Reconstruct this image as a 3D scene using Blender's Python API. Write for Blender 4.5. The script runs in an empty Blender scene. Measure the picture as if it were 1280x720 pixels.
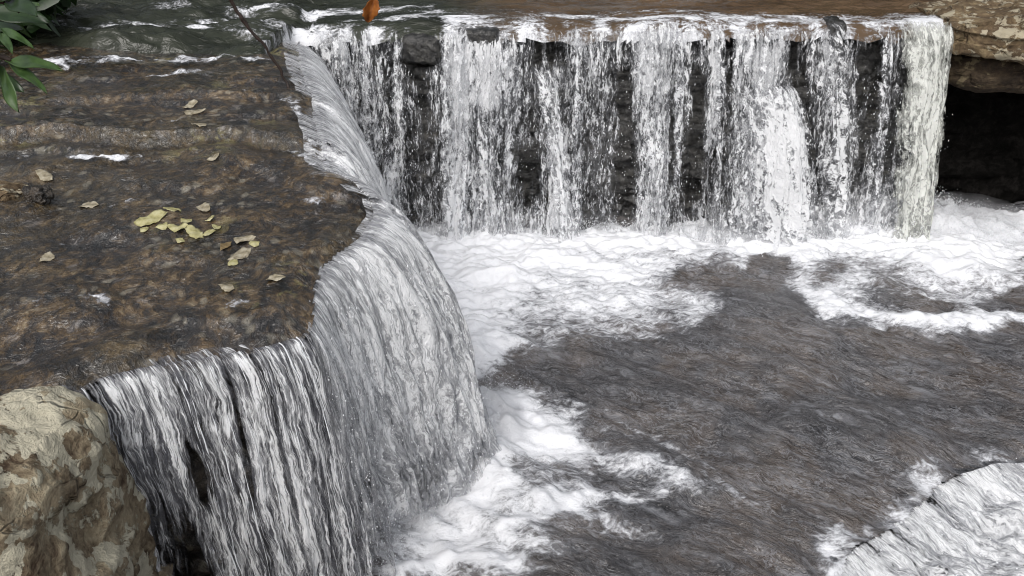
import bpy, math, random
import numpy as np
R = math.radians
random.seed(7); RNG = np.random.default_rng(11)
sc = bpy.context.scene
COL = sc.collection

# ------------------------------------------------------------------ camera model (used to lay the place out)
H = 2.69; PITCH = R(26.1); FPX = 1100.0
FW = np.array([0, math.cos(PITCH), -math.sin(PITCH)]); UP = np.array([0, math.sin(PITCH), math.cos(PITCH)])
CAM = np.array([0, 0, H])
def ray(px, py):
    return FW + np.array([1., 0, 0])*((px-640)/FPX) + UP*((360-py)/FPX)
def at_z(px, py, z):
    d = ray(px, py); return CAM + d*((z-H)/d[2])
def at_y(px, py, y):
    d = ray(px, py); return CAM + d*(y/d[1])
def to_px(P):
    P = np.asarray(P)-CAM
    dep = P@FW
    return 640+FPX*P[..., 0]/dep, 360-FPX*(P@UP)/dep

# ------------------------------------------------------------------ numpy noise
def _h(i, j, k, seed):
    n = (i*374761393 + j*668265263 + k*2147483647 + seed*1274126177) & 0xffffffff
    n = ((n ^ (n >> 13))*1274126177) & 0xffffffff
    n = n ^ (n >> 16)
    return (n & 0xffff)/65535.0
def vnoise(x, y, z=0.0, seed=0):
    x, y, z = np.broadcast_arrays(np.asarray(x, float), np.asarray(y, float), np.asarray(z, float))
    i, j, k = np.floor(x).astype(np.int64), np.floor(y).astype(np.int64), np.floor(z).astype(np.int64)
    u, v, w = x-i, y-j, z-k
    u, v, w = [t*t*t*(t*(t*6-15)+10) for t in (u, v, w)]
    r = 0
    for a in (0, 1):
        for b in (0, 1):
            for c in (0, 1):
                r = r + _h(i+a, j+b, k+c, seed)*(u if a else 1-u)*(v if b else 1-v)*(w if c else 1-w)
    return r*2-1
def fbm(x, y, z=0.0, o=4, seed=0, g=.5):
    r, a, f, s = 0, 1., 1., 0
    for q in range(o):
        r = r + a*vnoise(np.asarray(x)*f, np.asarray(y)*f, np.asarray(z)*f, seed+q*17); s += a; a *= g; f *= 2.03
    return r/s*1.6
def sstep(a, b, x):
    t = np.clip((x-a)/(b-a), 0, 1); return t*t*(3-2*t)

# ------------------------------------------------------------------ node helper
class N:
    def __init__(s, name, use_nodes=True):
        s.m = bpy.data.materials.new(name); s.m.use_nodes = True; s.t = s.m.node_tree; s.t.nodes.clear()
        s.out = s.t.nodes.new('ShaderNodeOutputMaterial')
    def n(s, typ, **kw):
        nd = s.t.nodes.new('ShaderNode'+typ)
        for k, v in kw.items():
            if k.startswith('i_'):
                key = k[2:]; key = int(key) if key.isdigit() else key.replace('_', ' ')
                s.set(nd.inputs[key], v)
            else: setattr(nd, k, v)
        return nd
    def set(s, sock, v):
        if isinstance(v, bpy.types.NodeSocket): s.t.links.new(v, sock)
        elif isinstance(v, bpy.types.Node): s.t.links.new(v.outputs[0], sock)
        else: sock.default_value = v
    def math(s, op, a, b=0.0, c=None, clamp=False):
        nd = s.n('Math', operation=op); nd.use_clamp = clamp
        s.set(nd.inputs[0], a); s.set(nd.inputs[1], b)
        if c is not None: s.set(nd.inputs[2], c)
        return nd.outputs[0]
    def uv(s): return s.n('UVMap').outputs[0]
    def pos(s): return s.n('NewGeometry').outputs['Position']
    def obj(s): return s.n('TexCoord').outputs['Object']
    def mapv(s, v, scale=(1, 1, 1), rot=(0, 0, 0), loc=(0, 0, 0)):
        if any(rot):
            r0 = s.n('Mapping'); s.set(r0.inputs['Vector'], v); r0.inputs['Rotation'].default_value = rot; v = r0.outputs[0]; rot = (0, 0, 0)
        nd = s.n('Mapping'); s.set(nd.inputs['Vector'], v)
        nd.inputs['Scale'].default_value = scale; nd.inputs['Rotation'].default_value = rot; nd.inputs['Location'].default_value = loc
        return nd.outputs[0]
    def noise(s, v, scale, detail=3, rough=.55, dist=0., color=False):
        nd = s.n('TexNoise'); s.set(nd.inputs['Vector'], v)
        nd.inputs['Scale'].default_value = scale; nd.inputs['Detail'].default_value = detail
        nd.inputs['Roughness'].default_value = rough; nd.inputs['Distortion'].default_value = dist
        return nd.outputs['Color' if color else 'Fac']
    def voro(s, v, scale, feature='F1', rnd=1.):
        nd = s.n('TexVoronoi', feature=feature); s.set(nd.inputs['Vector'], v)
        nd.inputs['Scale'].default_value = scale; nd.inputs['Randomness'].default_value = rnd
        return nd
    def rng(s, v, a, b, c=0., d=1., smooth=True):
        nd = s.n('MapRange'); nd.interpolation_type = 'SMOOTHSTEP' if smooth else 'LINEAR'
        s.set(nd.inputs['Value'], v)
        for k, x in zip(('From Min', 'From Max', 'To Min', 'To Max'), (a, b, c, d)): s.set(nd.inputs[k], x)
        return nd.outputs[0]
    def mix(s, f, a, b):
        nd = s.n('Mix', data_type='RGBA'); s.set(nd.inputs[0], f)
        for k, x in ((6, a), (7, b)):
            s.set(nd.inputs[k], (*x, 1) if isinstance(x, tuple) and len(x) == 3 else x)
        return nd.outputs[2]
    def ramp(s, f, stops):
        nd = s.n('ValToRGB'); s.set(nd.inputs[0], f); e = nd.color_ramp.elements
        while len(e) < len(stops): e.new(.5)
        for q, (p, c) in zip(e, stops): q.position = p; q.color = (*c, 1)
        return nd.outputs[0]
    def attr(s, name): return s.n('Attribute', attribute_name=name).outputs['Fac']
    def vadd(s, a, b, k):
        sc_ = s.n('VectorMath', operation='MULTIPLY_ADD'); s.set(sc_.inputs[0], b); sc_.inputs[1].default_value = (k, k, k); s.set(sc_.inputs[2], a)
        return sc_.outputs[0]
    def bump(s, h, strength, dist, normal=None):
        nd = s.n('Bump'); s.set(nd.inputs['Height'], h); nd.inputs['Strength'].default_value = strength; nd.inputs['Distance'].default_value = dist
        if normal is not None: s.set(nd.inputs['Normal'], normal)
        return nd.outputs[0]
    def bsdf(s, **kw):
        nd = s.n('BsdfPrincipled')
        for k, v in kw.items():
            v = (*v, 1) if isinstance(v, tuple) and len(v) == 3 else v
            s.set(nd.inputs[k.replace('_', ' ')], v)
        return nd.outputs[0]
    def mixs(s, f, a, b):
        nd = s.n('MixShader'); s.set(nd.inputs[0], f); s.set(nd.inputs[1], a); s.set(nd.inputs[2], b); return nd.outputs[0]
    def done(s, sh): s.t.links.new(sh, s.out.inputs[0]); return s.m

# ------------------------------------------------------------------ materials
def falling_water(name, col=(.90, .91, .93), streak=16, ridge=22, fine=55, clump=24, film=.45, film_col=(.30, .31, .335), brk=1.0, vs=1.0, ra=1.0, sharp=.16, warp=.03, base=.0, cl_v=.34):
    """aerated falling water: a thin glassy film, crinkled bright ridges running down it, and torn white clumps where it is thick"""
    m = N(name)
    uv = m.uv(); d = m.attr('dens')
    wA = m.vadd(uv, m.noise(m.mapv(uv, (6, 3.2, 1)), 1, 3, color=True), .07)
    wB = m.vadd(wA, m.noise(m.mapv(uv, (30, 22*vs, 1)), 1, 3, .6, color=True), warp)
    s1 = m.noise(m.mapv(wA, (streak, 1.2*vs, 1)), 1, 3, .6)
    f1 = m.noise(m.mapv(wB, (fine, 10*vs, 1)), 1, 4, .7)
    c1 = m.noise(m.mapv(wB, (clump, clump*cl_v*vs, 1)), 1, 6, .76)
    def ridged(sx, sy, loc, w):
        n = m.noise(m.mapv(wB, (sx, sy, 1), loc=loc), 1, 2, .55)
        return m.rng(m.math('ABSOLUTE', m.math('SUBTRACT', n, .5)), w, 0.)
    r1 = ridged(ridge, 2.6*vs, (3, 1, 0), .045); r2 = ridged(ridge*2.2, 7*vs, (7, 5, 2), .06)
    dk = ridged(ridge*1.1, 2.4*vs, (11, 2, 5), .055)
    t = m.math('MULTIPLY', m.math('SUBTRACT', s1, .5), 1.9)
    t = m.math('ADD', t, m.math('MULTIPLY', m.math('SUBTRACT', c1, .5), 2.7*brk))
    t = m.math('ADD', t, m.math('MULTIPLY', m.math('SUBTRACT', f1, .5), 1.9))
    t = m.math('SUBTRACT', t, m.math('MULTIPLY', dk, .30))
    cov = m.math('ADD', t, d)
    rr = m.math('MULTIPLY', m.math('MAXIMUM', m.math('MULTIPLY', r1, .95), m.math('MULTIPLY', r2, .7)), ra)
    rr = m.math('MULTIPLY', rr, m.rng(cov, .05, .5))
    wt = m.math('MAXIMUM', m.rng(cov, .70-sharp, .70+sharp), rr)
    wt = m.math('MAXIMUM', wt, base)
    al = m.math('MAXIMUM', wt, m.math('MULTIPLY', m.rng(cov, -.05, .45), film))
    al = m.math('MULTIPLY', al, m.rng(d, 0.0, .12))
    c = m.mix(wt, film_col, col)
    hgt = m.math('ADD', m.math('MULTIPLY', cov, .5), m.math('MULTIPLY', rr, .6))
    b1 = m.bump(hgt, .8, .007)
    p = m.bsdf(Base_Color=c, Roughness=m.rng(wt, 0, 1, .07, .25), IOR=1.33, Specular_IOR_Level=.9, Normal=b1)
    tl = m.n('BsdfTranslucent'); m.set(tl.inputs[0], c); m.set(tl.inputs['Normal'], b1)
    sh = m.mixs(.2, p, tl.outputs[0])
    tr = m.n('BsdfTransparent')
    return m.done(m.mixs(al, tr.outputs[0], sh))
M = {}
M['fall_back'] = falling_water('falling_water_back', streak=18, ridge=17, fine=55, clump=30, film=.22, brk=1.2, warp=.035)
M['fall_white'] = falling_water('falling_water_white', streak=18, ridge=17, fine=55, clump=32, film=.32, brk=1.35, warp=.04, cl_v=.5)
M['fall_cream'] = falling_water('falling_water_cream', col=(.86, .875, .83), streak=22, ridge=20, fine=70, clump=38, film=.55, brk=1.15, film_col=(.40, .415, .385), cl_v=.36, sharp=.3)
M['fall_veil'] = falling_water('falling_water_veil', streak=26, ridge=30, fine=110, clump=46, film=.50, film_col=(.17, .175, .20), brk=.5, vs=.7, warp=.018, cl_v=.16)
M['fall_sheet'] = falling_water('falling_water_sheet', streak=18, ridge=26, fine=100, clump=60, film=.62, film_col=(.46, .47, .50), brk=.85, warp=.022, cl_v=.28, sharp=.3)
M['fall_foam'] = falling_water('falling_water_foam', streak=15, ridge=16, fine=60, clump=34, film=.88, film_col=(.42, .43, .46), brk=1.3, sharp=.38, cl_v=.5)
M['fall_chute'] = falling_water('falling_water_chute', streak=18, ridge=24, fine=80, clump=46, film=.8, film_col=(.45, .46, .49), brk=1.1, sharp=.3, cl_v=.4)

def drop_mat():
    m = N('water_drops')
    return m.done(m.bsdf(Base_Color=(.80, .82, .85), Roughness=.2, IOR=1.33))
M['drop'] = drop_mat()

def foam_mat(name='foam', sx=1.0):
    m = N(name)
    p = m.pos()
    w = m.noise(p, 6, 3, color=True)
    wp = m.vadd(p, w, .10)
    n1 = m.noise(m.mapv(wp, (7*sx, 9, 10)), 1, 5, .7)
    n2 = m.noise(m.mapv(wp, (24*sx, 30, 45)), 1, 4, .68, .8)
    val = m.math('MULTIPLY_ADD', m.math('SUBTRACT', m.math('ADD', m.math('MULTIPLY', n1, .6), m.math('MULTIPLY', n2, .4)), .5), 3.6, .5)
    d = m.attr('dens')
    cov = m.math('ADD', val, m.math('MULTIPLY', m.math('SUBTRACT', d, .5), 1.7))
    mask = m.math('MULTIPLY', m.rng(cov, .42, 1.05), m.rng(d, .0, .2))
    c = m.mix(m.rng(cov, .5, 1.1), (.34, .35, .38), (.74, .75, .78))
    b = m.bump(n2, .5, .012, m.bump(n1, .6, .03))
    pr = m.bsdf(Base_Color=c, Roughness=.5, IOR=1.33, Normal=b)
    tr = m.n('BsdfTransparent')
    return m.done(m.mixs(mask, tr.outputs[0], pr))
M['foam'] = foam_mat()

def pool_mat():
    m = N('pool_water')
    p = m.pos()
    d = m.attr('dens'); sf = m.attr('swirl')
    # the brown stony bed seen through the water
    bw = m.vadd(p, m.noise(p, 5, 2, color=True), .25)
    b1 = m.noise(m.mapv(bw, (2.2, 2.2, 2.2)), 1, 4, .6)
    b2 = m.noise(m.mapv(bw, (4, 10, 9), (0, 0, R(36))), 1, 4, .6)
    bed = m.ramp(b1, [(.30, (.026, .026, .029)), (.45, (.062, .058, .059)), (.60, (.112, .088, .071)), (.75, (.080, .078, .084))])
    bed = m.mix(m.rng(b2, .3, .7), m.mix(.35, bed, (.012, .011, .011)), m.mix(.35, bed, (.14, .135, .142)))
    # foam: long streaks lying across the view at the back, lace elsewhere
    w = m.noise(p, 4.5, 3, color=True)
    wp = m.vadd(p, w, .16)
    n1 = m.noise(m.mapv(wp, (2.8, 9, 5), (0, 0, R(-6))), 1, 6, .72)
    n2 = m.noise(m.mapv(wp, (14, 30, 30), (0, 0, R(-8))), 1, 6, .78, .15)
    n1b = m.noise(m.mapv(wp, (5, 10, 6), (0, 0, R(38))), 1, 6, .72)
    nn = m.n('Mix', data_type='FLOAT'); m.set(nn.inputs[0], sf); m.set(nn.inputs[2], n1); m.set(nn.inputs[3], n1b)
    val = m.math('MULTIPLY_ADD', m.math('SUBTRACT', m.math('ADD', m.math('MULTIPLY', nn.outputs[0], .48), m.math('MULTIPLY', n2, .52)), .5), 3.7, .5)
    cov = m.math('ADD', val, m.math('MULTIPLY', m.math('SUBTRACT', d, .5), 1.8))
    mask = m.rng(cov, .28, 1.0)
    fc = m.mix(m.rng(cov, .35, 1.3), (.36, .37, .40), (.84, .85, .88))
    # ripples
    rp = m.noise(m.mapv(wp, (5, 15, 20), (0, 0, R(38))), 1, 4, .64, .5)
    rq = m.noise(m.mapv(wp, (14, 38, 40), (0, 0, R(32))), 1, 4, .64, .6)
    bb = m.bump(rq, .9, .013, m.bump(rp, 1.0, .065))
    # drawn-out pale streaks: fine bubbles, plus sky reflections on ripples painted in
    st = m.noise(m.mapv(wp, (5, 16, 20), (0, 0, R(36))), 1, 5, .72, .4)
    st = m.math('MULTIPLY', m.rng(st, .47, .74), m.rng(m.noise(p, 1.6, 3), .36, .62, .25, .8))
    sn = m.noise(m.mapv(wp, (6, 20, 20), (0, 0, R(37)), (4, 2, 0)), 1, 4, .7, .4)
    sl = m.math('MULTIPLY', m.rng(m.math('ABSOLUTE', m.math('SUBTRACT', sn, .5)), .035, 0.), m.rng(m.noise(p, 2.2, 3), .38, .62, .25, 1.))
    mask = m.math('MAXIMUM', mask, m.math('MAXIMUM', m.math('MULTIPLY', st, .72), m.math('MULTIPLY', sl, .40)))
    wat = m.bsdf(Base_Color=bed, Roughness=.05, IOR=1.45, Specular_IOR_Level=.9, Normal=bb)
    fb = m.bump(n2, .8, .010, m.bump(nn.outputs[0], .5, .010))
    fo = m.bsdf(Base_Color=fc, Roughness=.45, IOR=1.33, Normal=fb)
    return m.done(m.mixs(mask, wat, fo))
M['pool'] = pool_mat()

def stream_mat():
    m = N('stream_water')
    p = m.pos(); d = m.attr('dens'); br = m.attr('bed')
    w = m.noise(p, 3, 2, color=True); wp = m.vadd(p, w, .2)
    b1 = m.noise(m.mapv(wp, (2, 5, 2)), 1, 4, .6)
    bed = m.mix(br, m.ramp(b1, [(.3, (.012, .014, .010)), (.55, (.030, .034, .024)), (.8, (.055, .058, .045))]),
                m.ramp(b1, [(.3, (.06, .038, .022)), (.55, (.11, .072, .042)), (.8, (.15, .10, .065))]))
    n1 = m.noise(m.mapv(wp, (7, 20, 7)), 1, 5, .62)
    n2 = m.noise(m.mapv(wp, (40, 60, 40)), 1, 3, .6)
    val = m.math('MULTIPLY_ADD', m.math('SUBTRACT', m.math('ADD', m.math('MULTIPLY', n1, .6), m.math('MULTIPLY', n2, .4)), .5), 3.4, .5)
    cov = m.math('ADD', val, m.math('MULTIPLY', m.math('SUBTRACT', d, .5), 1.7))
    mask = m.rng(cov, .34, .95)
    fc = m.mix(m.rng(cov, .5, 1.2), (.22, .225, .24), (.8, .81, .84))
    rp = m.noise(m.mapv(wp, (9, 30, 9)), 1, 3, .6, .6)
    bb = m.bump(n2, .3, .004, m.bump(rp, .7, .02))
    wat = m.bsdf(Base_Color=bed, Roughness=.15, IOR=1.33, Normal=bb)
    fo = m.bsdf(Base_Color=fc, Roughness=.4, IOR=1.33, Normal=bb)
    return m.done(m.mixs(mask, wat, fo))
M['stream'] = stream_mat()

def wet_rock(name, stops, scale=5., rough=.22, coat=.5, olive=None, bs=1.0, fleck=.5, spec=.5):
    """wet bedrock under a thin moving film"""
    m = N(name)
    p = m.pos()
    w = m.noise(p, 6, 3, color=True); wp = m.vadd(p, w, .14)
    b1 = m.noise(m.mapv(wp, (scale, scale, scale)), 1, 6, .7)
    b2 = m.noise(m.mapv(wp, (scale*4.5, scale*4, scale*4.5)), 1, 4, .7)
    b3 = m.voro(m.mapv(wp, (scale*4.2, scale*4.2, scale*5)), 1)
    f = m.math('ADD', m.math('MULTIPLY', b1, .45), m.math('MULTIPLY', b2, .55))
    f = m.math('MULTIPLY_ADD', m.math('SUBTRACT', f, .5), 3.0, .5)
    c = m.ramp(f, stops)
    vc = m.n('SeparateColor'); m.set(vc.inputs[0], b3.outputs['Color'])
    fl = m.math('MULTIPLY', m.rng(vc.outputs[0], .60, .95, 0, fleck), m.rng(m.noise(p, 2.3, 3), .42, .6))
    fl = m.math('MULTIPLY', fl, m.rng(b3.outputs['Distance'], .62, .25))
    if olive: c = m.mix(m.rng(m.noise(p, 1.7, 3), .46, .62, 0, .6), c, m.mix(m.rng(f, .2, .9), (.012, .009, .004), olive))
    if olive:
        al = m.math('MULTIPLY', m.rng(m.noise(wp, 9, 4, .65), .53, .60), m.rng(m.noise(p, 1.25, 2), .50, .62))
        c = m.mix(m.math('MULTIPLY', al, .7), c, (.20, .175, .065))
    c = m.mix(fl, c, (.34, .31, .24))  # pale pebbles, and sky glints put into the rock colour as flecks
    if olive:                                             # sky glints on the moving film, painted as pale flecks
        bu = m.math('MULTIPLY', m.rng(m.noise(m.mapv(wp, (10, 9, 10), loc=(3, 7, 1)), 1, 5, .72), .585, .68), m.rng(m.noise(p, 2.0, 3), .40, .60, .15, 1.))
        c = m.mix(m.math('MULTIPLY', bu, .5), c, (.36, .33, .31))
    bb = m.bump(b2, .9*bs, .02, m.bump(b1, .8*bs, .05))
    rip = m.noise(m.mapv(wp, (17, 14, 17)), 1, 4, .66, .9)
    cb = m.bump(rip, 1.0*bs, .032)
    return m.done(m.bsdf(Base_Color=c, Roughness=rough+.2, IOR=1.45, Specular_IOR_Level=spec, Normal=bb, Coat_Weight=coat, Coat_Roughness=.05, Coat_IOR=1.5, Coat_Normal=cb))
M['shelf'] = wet_rock('wet_brown_rock', [(.22, (.003, .0022, .0014)), (.42, (.015, .009, .0045)), (.58, (.044, .027, .011)), (.74, (.105, .066, .028)), (.94, (.22, .17, .10))], olive=(.075, .052, .018), coat=1.)
M['dark'] = wet_rock('wet_dark_rock', [(.25, (.007, .007, .006)), (.5, (.019, .018, .017)), (.75, (.050, .048, .043))], scale=4., coat=.6, fleck=.12)
M['hollow'] = wet_rock('shaded_hollow_rock', [(.25, (.003, .003, .0025)), (.5, (.006, .0055, .005)), (.75, (.012, .011, .010))], scale=4., coat=0., rough=.7, fleck=0., spec=.05)  # near-black copy of the dark rock: the cavity's shade is in its colour
M['face'] = wet_rock('wet_face_rock', [(.25, (.006, .005, .004)), (.5, (.020, .016, .012)), (.8, (.055, .042, .030))], scale=5., coat=.4)

def dry_rock(name, a, b, c_, lich, amt=.5, scale=4.):
    m = N(name)
    p = m.obj()
    wp = m.vadd(p, m.noise(p, 3.5, 3, color=True), .18)
    n1 = m.noise(m.mapv(wp, (scale, scale, scale*2.2)), 1, 6, .65)
    n2 = m.noise(wp, 26, 5, .68)
    f = m.math('MULTIPLY_ADD', m.math('SUBTRACT', m.math('ADD', m.math('MULTIPLY', n1, .6), m.math('MULTIPLY', n2, .4)), .5), 2.8, .5)
    c = m.ramp(f, [(.18, a), (.5, b), (.78, c_)])
    v = m.voro(m.vadd(wp, m.noise(p, 30, 3, color=True), .05), 13); sep = m.n('SeparateColor'); m.set(sep.inputs[0], v.outputs['Color'])
    vv = m.math('ADD', m.math('MULTIPLY', sep.outputs[0], .5), m.math('MULTIPLY', m.noise(wp, 13, 5, .7), .9))
    lm = m.rng(vv, .92-amt*.3, .98-amt*.3)
    c = m.mix(m.math('MULTIPLY', lm, .8), c, lich)
    cr = m.rng(m.voro(m.mapv(wp, (1, 1, 1.7)), 5.5, 'DISTANCE_TO_EDGE').outputs['Distance'], .0, .045)
    crm = m.math('MULTIPLY', m.math('SUBTRACT', 1, cr), m.rng(m.noise(p, 5, 2), .5, .62))
    h = m.math('ADD', m.math('MULTIPLY', n2, .45), m.math('ADD', n1, m.math('MULTIPLY', lm, .12)))
    h = m.math('SUBTRACT', h, m.math('MULTIPLY', crm, .5))
    bb = m.bump(h, .9, .045)
    return m.done(m.bsdf(Base_Color=c, Roughness=.75, Specular_IOR_Level=.35, Normal=bb))
M['boulder'] = dry_rock('lichen_boulder', (.06, .036, .02), (.25, .20, .13), (.38, .33, .23), (.52, .49, .38), .55)
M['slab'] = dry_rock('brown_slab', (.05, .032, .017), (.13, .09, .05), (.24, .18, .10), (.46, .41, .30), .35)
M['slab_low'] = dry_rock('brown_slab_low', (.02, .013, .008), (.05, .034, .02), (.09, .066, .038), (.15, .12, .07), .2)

def simple(name, stops, scale=30, rough=.5, spec=.5, bs=.3, trans=0., obj=True):
    m = N(name); p = m.obj() if obj else m.pos()
    n = m.noise(p, scale, 4, .6)
    c = m.ramp(n, stops)
    s = m.bsdf(Base_Color=c, Roughness=rough, Specular_IOR_Level=spec, Normal=m.bump(n, bs, .004))
    if trans:
        t = m.n('BsdfTranslucent'); m.set(t.inputs[0], c); s = m.mixs(trans, s, t.outputs[0])
    return m.done(s)
M['leaf_g'] = simple('green_leaf', [(.3, (.035, .075, .018)), (.7, (.085, .15, .045))], 25, .35, .5, .2, .25)
M['leaf_d'] = simple('dark_green_leaf', [(.3, (.012, .028, .009)), (.7, (.03, .06, .018))], 25, .35, .5, .2, .2)
M['leaf_y'] = simple('pale_fallen_leaf', [(.32, (.20, .18, .07)), (.5, (.40, .37, .18)), (.7, (.52, .49, .30))], 30, .35, .5, .3)
M['leaf_p'] = simple('bleached_fallen_leaf', [(.32, (.12, .10, .06)), (.5, (.30, .26, .18)), (.7, (.50, .46, .36))], 30, .35, .5, .3)
M['leaf_t'] = simple('tan_fallen_leaf', [(.25, (.10, .065, .025)), (.8, (.26, .19, .09))], 45, .35, .5, .3)
M['leaf_o'] = simple('dead_orange_leaf', [(.25, (.10, .028, .006)), (.5, (.30, .10, .02)), (.8, (.42, .17, .04))], 40, .6, .3, .4, .2)
M['twig'] = simple('twig_bark', [(.3, (.016, .010, .008)), (.7, (.05, .033, .026))], 60, .6, .4, .5)
M['moss'] = simple('mossy_stone', [(.3, (.09, .08, .03)), (.5, (.25, .235, .11)), (.7, (.38, .36, .2))], 12, .5, .5, .8)
M['ground'] = simple('forest_floor', [(.3, (.035, .024, .013)), (.55, (.075, .052, .028)), (.8, (.12, .085, .045))], 3, .85, .2, .6, obj=False)

# ------------------------------------------------------------------ mesh builders
def tag(o, label=None, cat=None, group=None, kind=None):
    for k, v in (('label', label), ('category', cat), ('group', group), ('kind', kind)):
        if v: o[k] = v
    return o
def empty(name, loc, label, cat, group=None):
    o = bpy.data.objects.new(name, None); COL.objects.link(o); o.location = loc; o.empty_display_size = .2
    return tag(o, label, cat, group)
def link(name, me, mat, parent=None, loc=None, smooth=True):
    if mat: me.materials.append(mat)
    if smooth: me.polygons.foreach_set('use_smooth', np.ones(len(me.polygons), bool))
    o = bpy.data.objects.new(name, me); COL.objects.link(o)
    if parent is not None:
        o.parent = parent
        o.location = -np.array(parent.location)          # the vertices are in world metres
    return o
def mesh_np(name, V, F, loops_uv=None, attrs=None):
    me = bpy.data.meshes.new(name)
    V = np.ascontiguousarray(V, np.float32); F = np.ascontiguousarray(F, np.int32); k = F.shape[1]
    me.vertices.add(len(V)); me.vertices.foreach_set('co', V.ravel())
    me.loops.add(F.size); me.loops.foreach_set('vertex_index', F.ravel())
    me.polygons.add(len(F)); me.polygons.foreach_set('loop_start', np.arange(0, F.size, k, dtype=np.int32))
    if loops_uv is not None:
        l = me.uv_layers.new(name='UVMap'); l.data.foreach_set('uv', np.ascontiguousarray(loops_uv[F.ravel()], np.float32).ravel())
    for a, v in (attrs or {}).items():
        at = me.attributes.new(a, 'FLOAT', 'POINT'); at.data.foreach_set('value', np.ascontiguousarray(v, np.float32).ravel())
    me.update(); me.validate()
    return me
def grid(name, P, mat, parent=None, uv=None, attrs=None, keep=None, flip=False):
    nv, nu = P.shape[:2]
    idx = np.arange(nv*nu).reshape(nv, nu)
    F = np.stack([idx[:-1, :-1], idx[:-1, 1:], idx[1:, 1:], idx[1:, :-1]], -1).reshape(-1, 4)
    if flip: F = F[:, ::-1]
    V = P.reshape(-1, 3); UVf = uv.reshape(-1, 2) if uv is not None else None
    A = {k: np.broadcast_to(v, (nv, nu)).reshape(-1) for k, v in (attrs or {}).items()}
    if keep is not None:
        F = F[keep.reshape(-1)]
        used = np.zeros(len(V), bool); used[F.ravel()] = True
        re = np.cumsum(used)-1; F = re[F]; V = V[used]
        if UVf is not None: UVf = UVf[used]
        A = {k: v[used] for k, v in A.items()}
    return link(name, mesh_np(name, V, F, UVf, A), mat, parent)
def tube(name, path, rad, mat, parent=None, sides=8, uvscale=1., attrs=None):
    path = np.asarray(path, float); n = len(path); rad = np.broadcast_to(rad, n)
    T = np.gradient(path, axis=0); T /= np.linalg.norm(T, axis=1)[:, None]+1e-9
    ref = np.array([0.3, 0.9, .2]); A = np.cross(T, ref); A /= np.linalg.norm(A, axis=1)[:, None]+1e-9; B = np.cross(T, A)
    an = np.linspace(0, 2*math.pi, sides, endpoint=False)
    V = path[:, None]+rad[:, None, None]*(np.cos(an)[None, :, None]*A[:, None]+np.sin(an)[None, :, None]*B[:, None])
    idx = np.arange(n*sides).reshape(n, sides); nx = np.roll(idx, -1, 1)
    F = np.stack([idx[:-1], nx[:-1], nx[1:], idx[1:]], -1).reshape(-1, 4)
    V = V.reshape(-1, 3)
    # caps as fans
    V = np.vstack([V, path[0], path[-1]]); a, b = n*sides, n*sides+1
    me = bpy.data.meshes.new(name)
    faces = F.tolist()+[[a, idx[0, (k+1) % sides], idx[0, k]] for k in range(sides)]+[[b, idx[-1, k], idx[-1, (k+1) % sides]] for k in range(sides)]
    me.from_pydata(V.tolist(), [], faces); me.update()
    return link(name, me, mat, parent)
_t = (1+5**.5)/2
ICO_V = np.array([(-1, _t, 0), (1, _t, 0), (-1, -_t, 0), (1, -_t, 0), (0, -1, _t), (0, 1, _t), (0, -1, -_t), (0, 1, -_t), (_t, 0, -1), (_t, 0, 1), (-_t, 0, -1), (-_t, 0, 1)])/1.902
ICO_F = np.array([(0, 11, 5), (0, 5, 1), (0, 1, 7), (0, 7, 10), (0, 10, 11), (1, 5, 9), (5, 11, 4), (11, 10, 2), (10, 7, 6), (7, 1, 8), (3, 9, 4), (3, 4, 2), (3, 2, 6), (3, 6, 8), (3, 8, 9), (4, 9, 5), (2, 4, 11), (6, 2, 10), (8, 6, 7), (9, 8, 1)])
def drops(name, C_, rad, stretch, parent=None, mat=None):
    """thousands of loose drops: one object of kind stuff"""
    n = len(C_)
    S = np.stack([rad, rad, rad*stretch], -1)
    V = (ICO_V[None]*S[:, None]+C_[:, None]).reshape(-1, 3)
    F = (ICO_F[None]+(np.arange(n)*12)[:, None, None]).reshape(-1, 3)
    o = link(name, mesh_np(name, V, F), mat or M['drop'], parent)
    o['kind'] = 'stuff'
    return o

# ------------------------------------------------------------------ shelf edge and heights
def catmull(P, n):
    P = np.asarray(P, float); Q = np.vstack([2*P[0]-P[1], P, 2*P[-1]-P[-2]]); out = []
    for i in range(len(P)-1):
        a, b, c, d = Q[i:i+4]; t = np.linspace(0, 1, n, endpoint=False)[:, None]
        out.append(.5*((2*b)+(-a+c)*t+(2*a-5*b+4*c-d)*t*t+(-a+3*b-3*c+d)*t**3))
    return np.vstack(out+[P[-1:]])
def shelf_top(x, y):
    x, y = np.broadcast_arrays(np.asarray(x, float), np.asarray(y, float))
    wob = .10*fbm(x*1.3, y*1.3, 0, 3, 5)
    z = 1.20+.185*sstep(2.3, 4.0, y+wob*.5)                      # front terrace slopes gently towards the viewer
    z = z+.075*sstep(4.08, 4.15, y+wob+.04*x)                    # low step
    z = z+.020*sstep(4.3, 5.6, y)
    z = z+.035*sstep(4.80, 4.86, y+wob*1.4-.06*x)
    z = z+.025*sstep(3.55, 3.60, y+1.6*wob+.2*x)
    z = z+.05*np.clip(-x-2.6, 0, 3)
    return z
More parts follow.
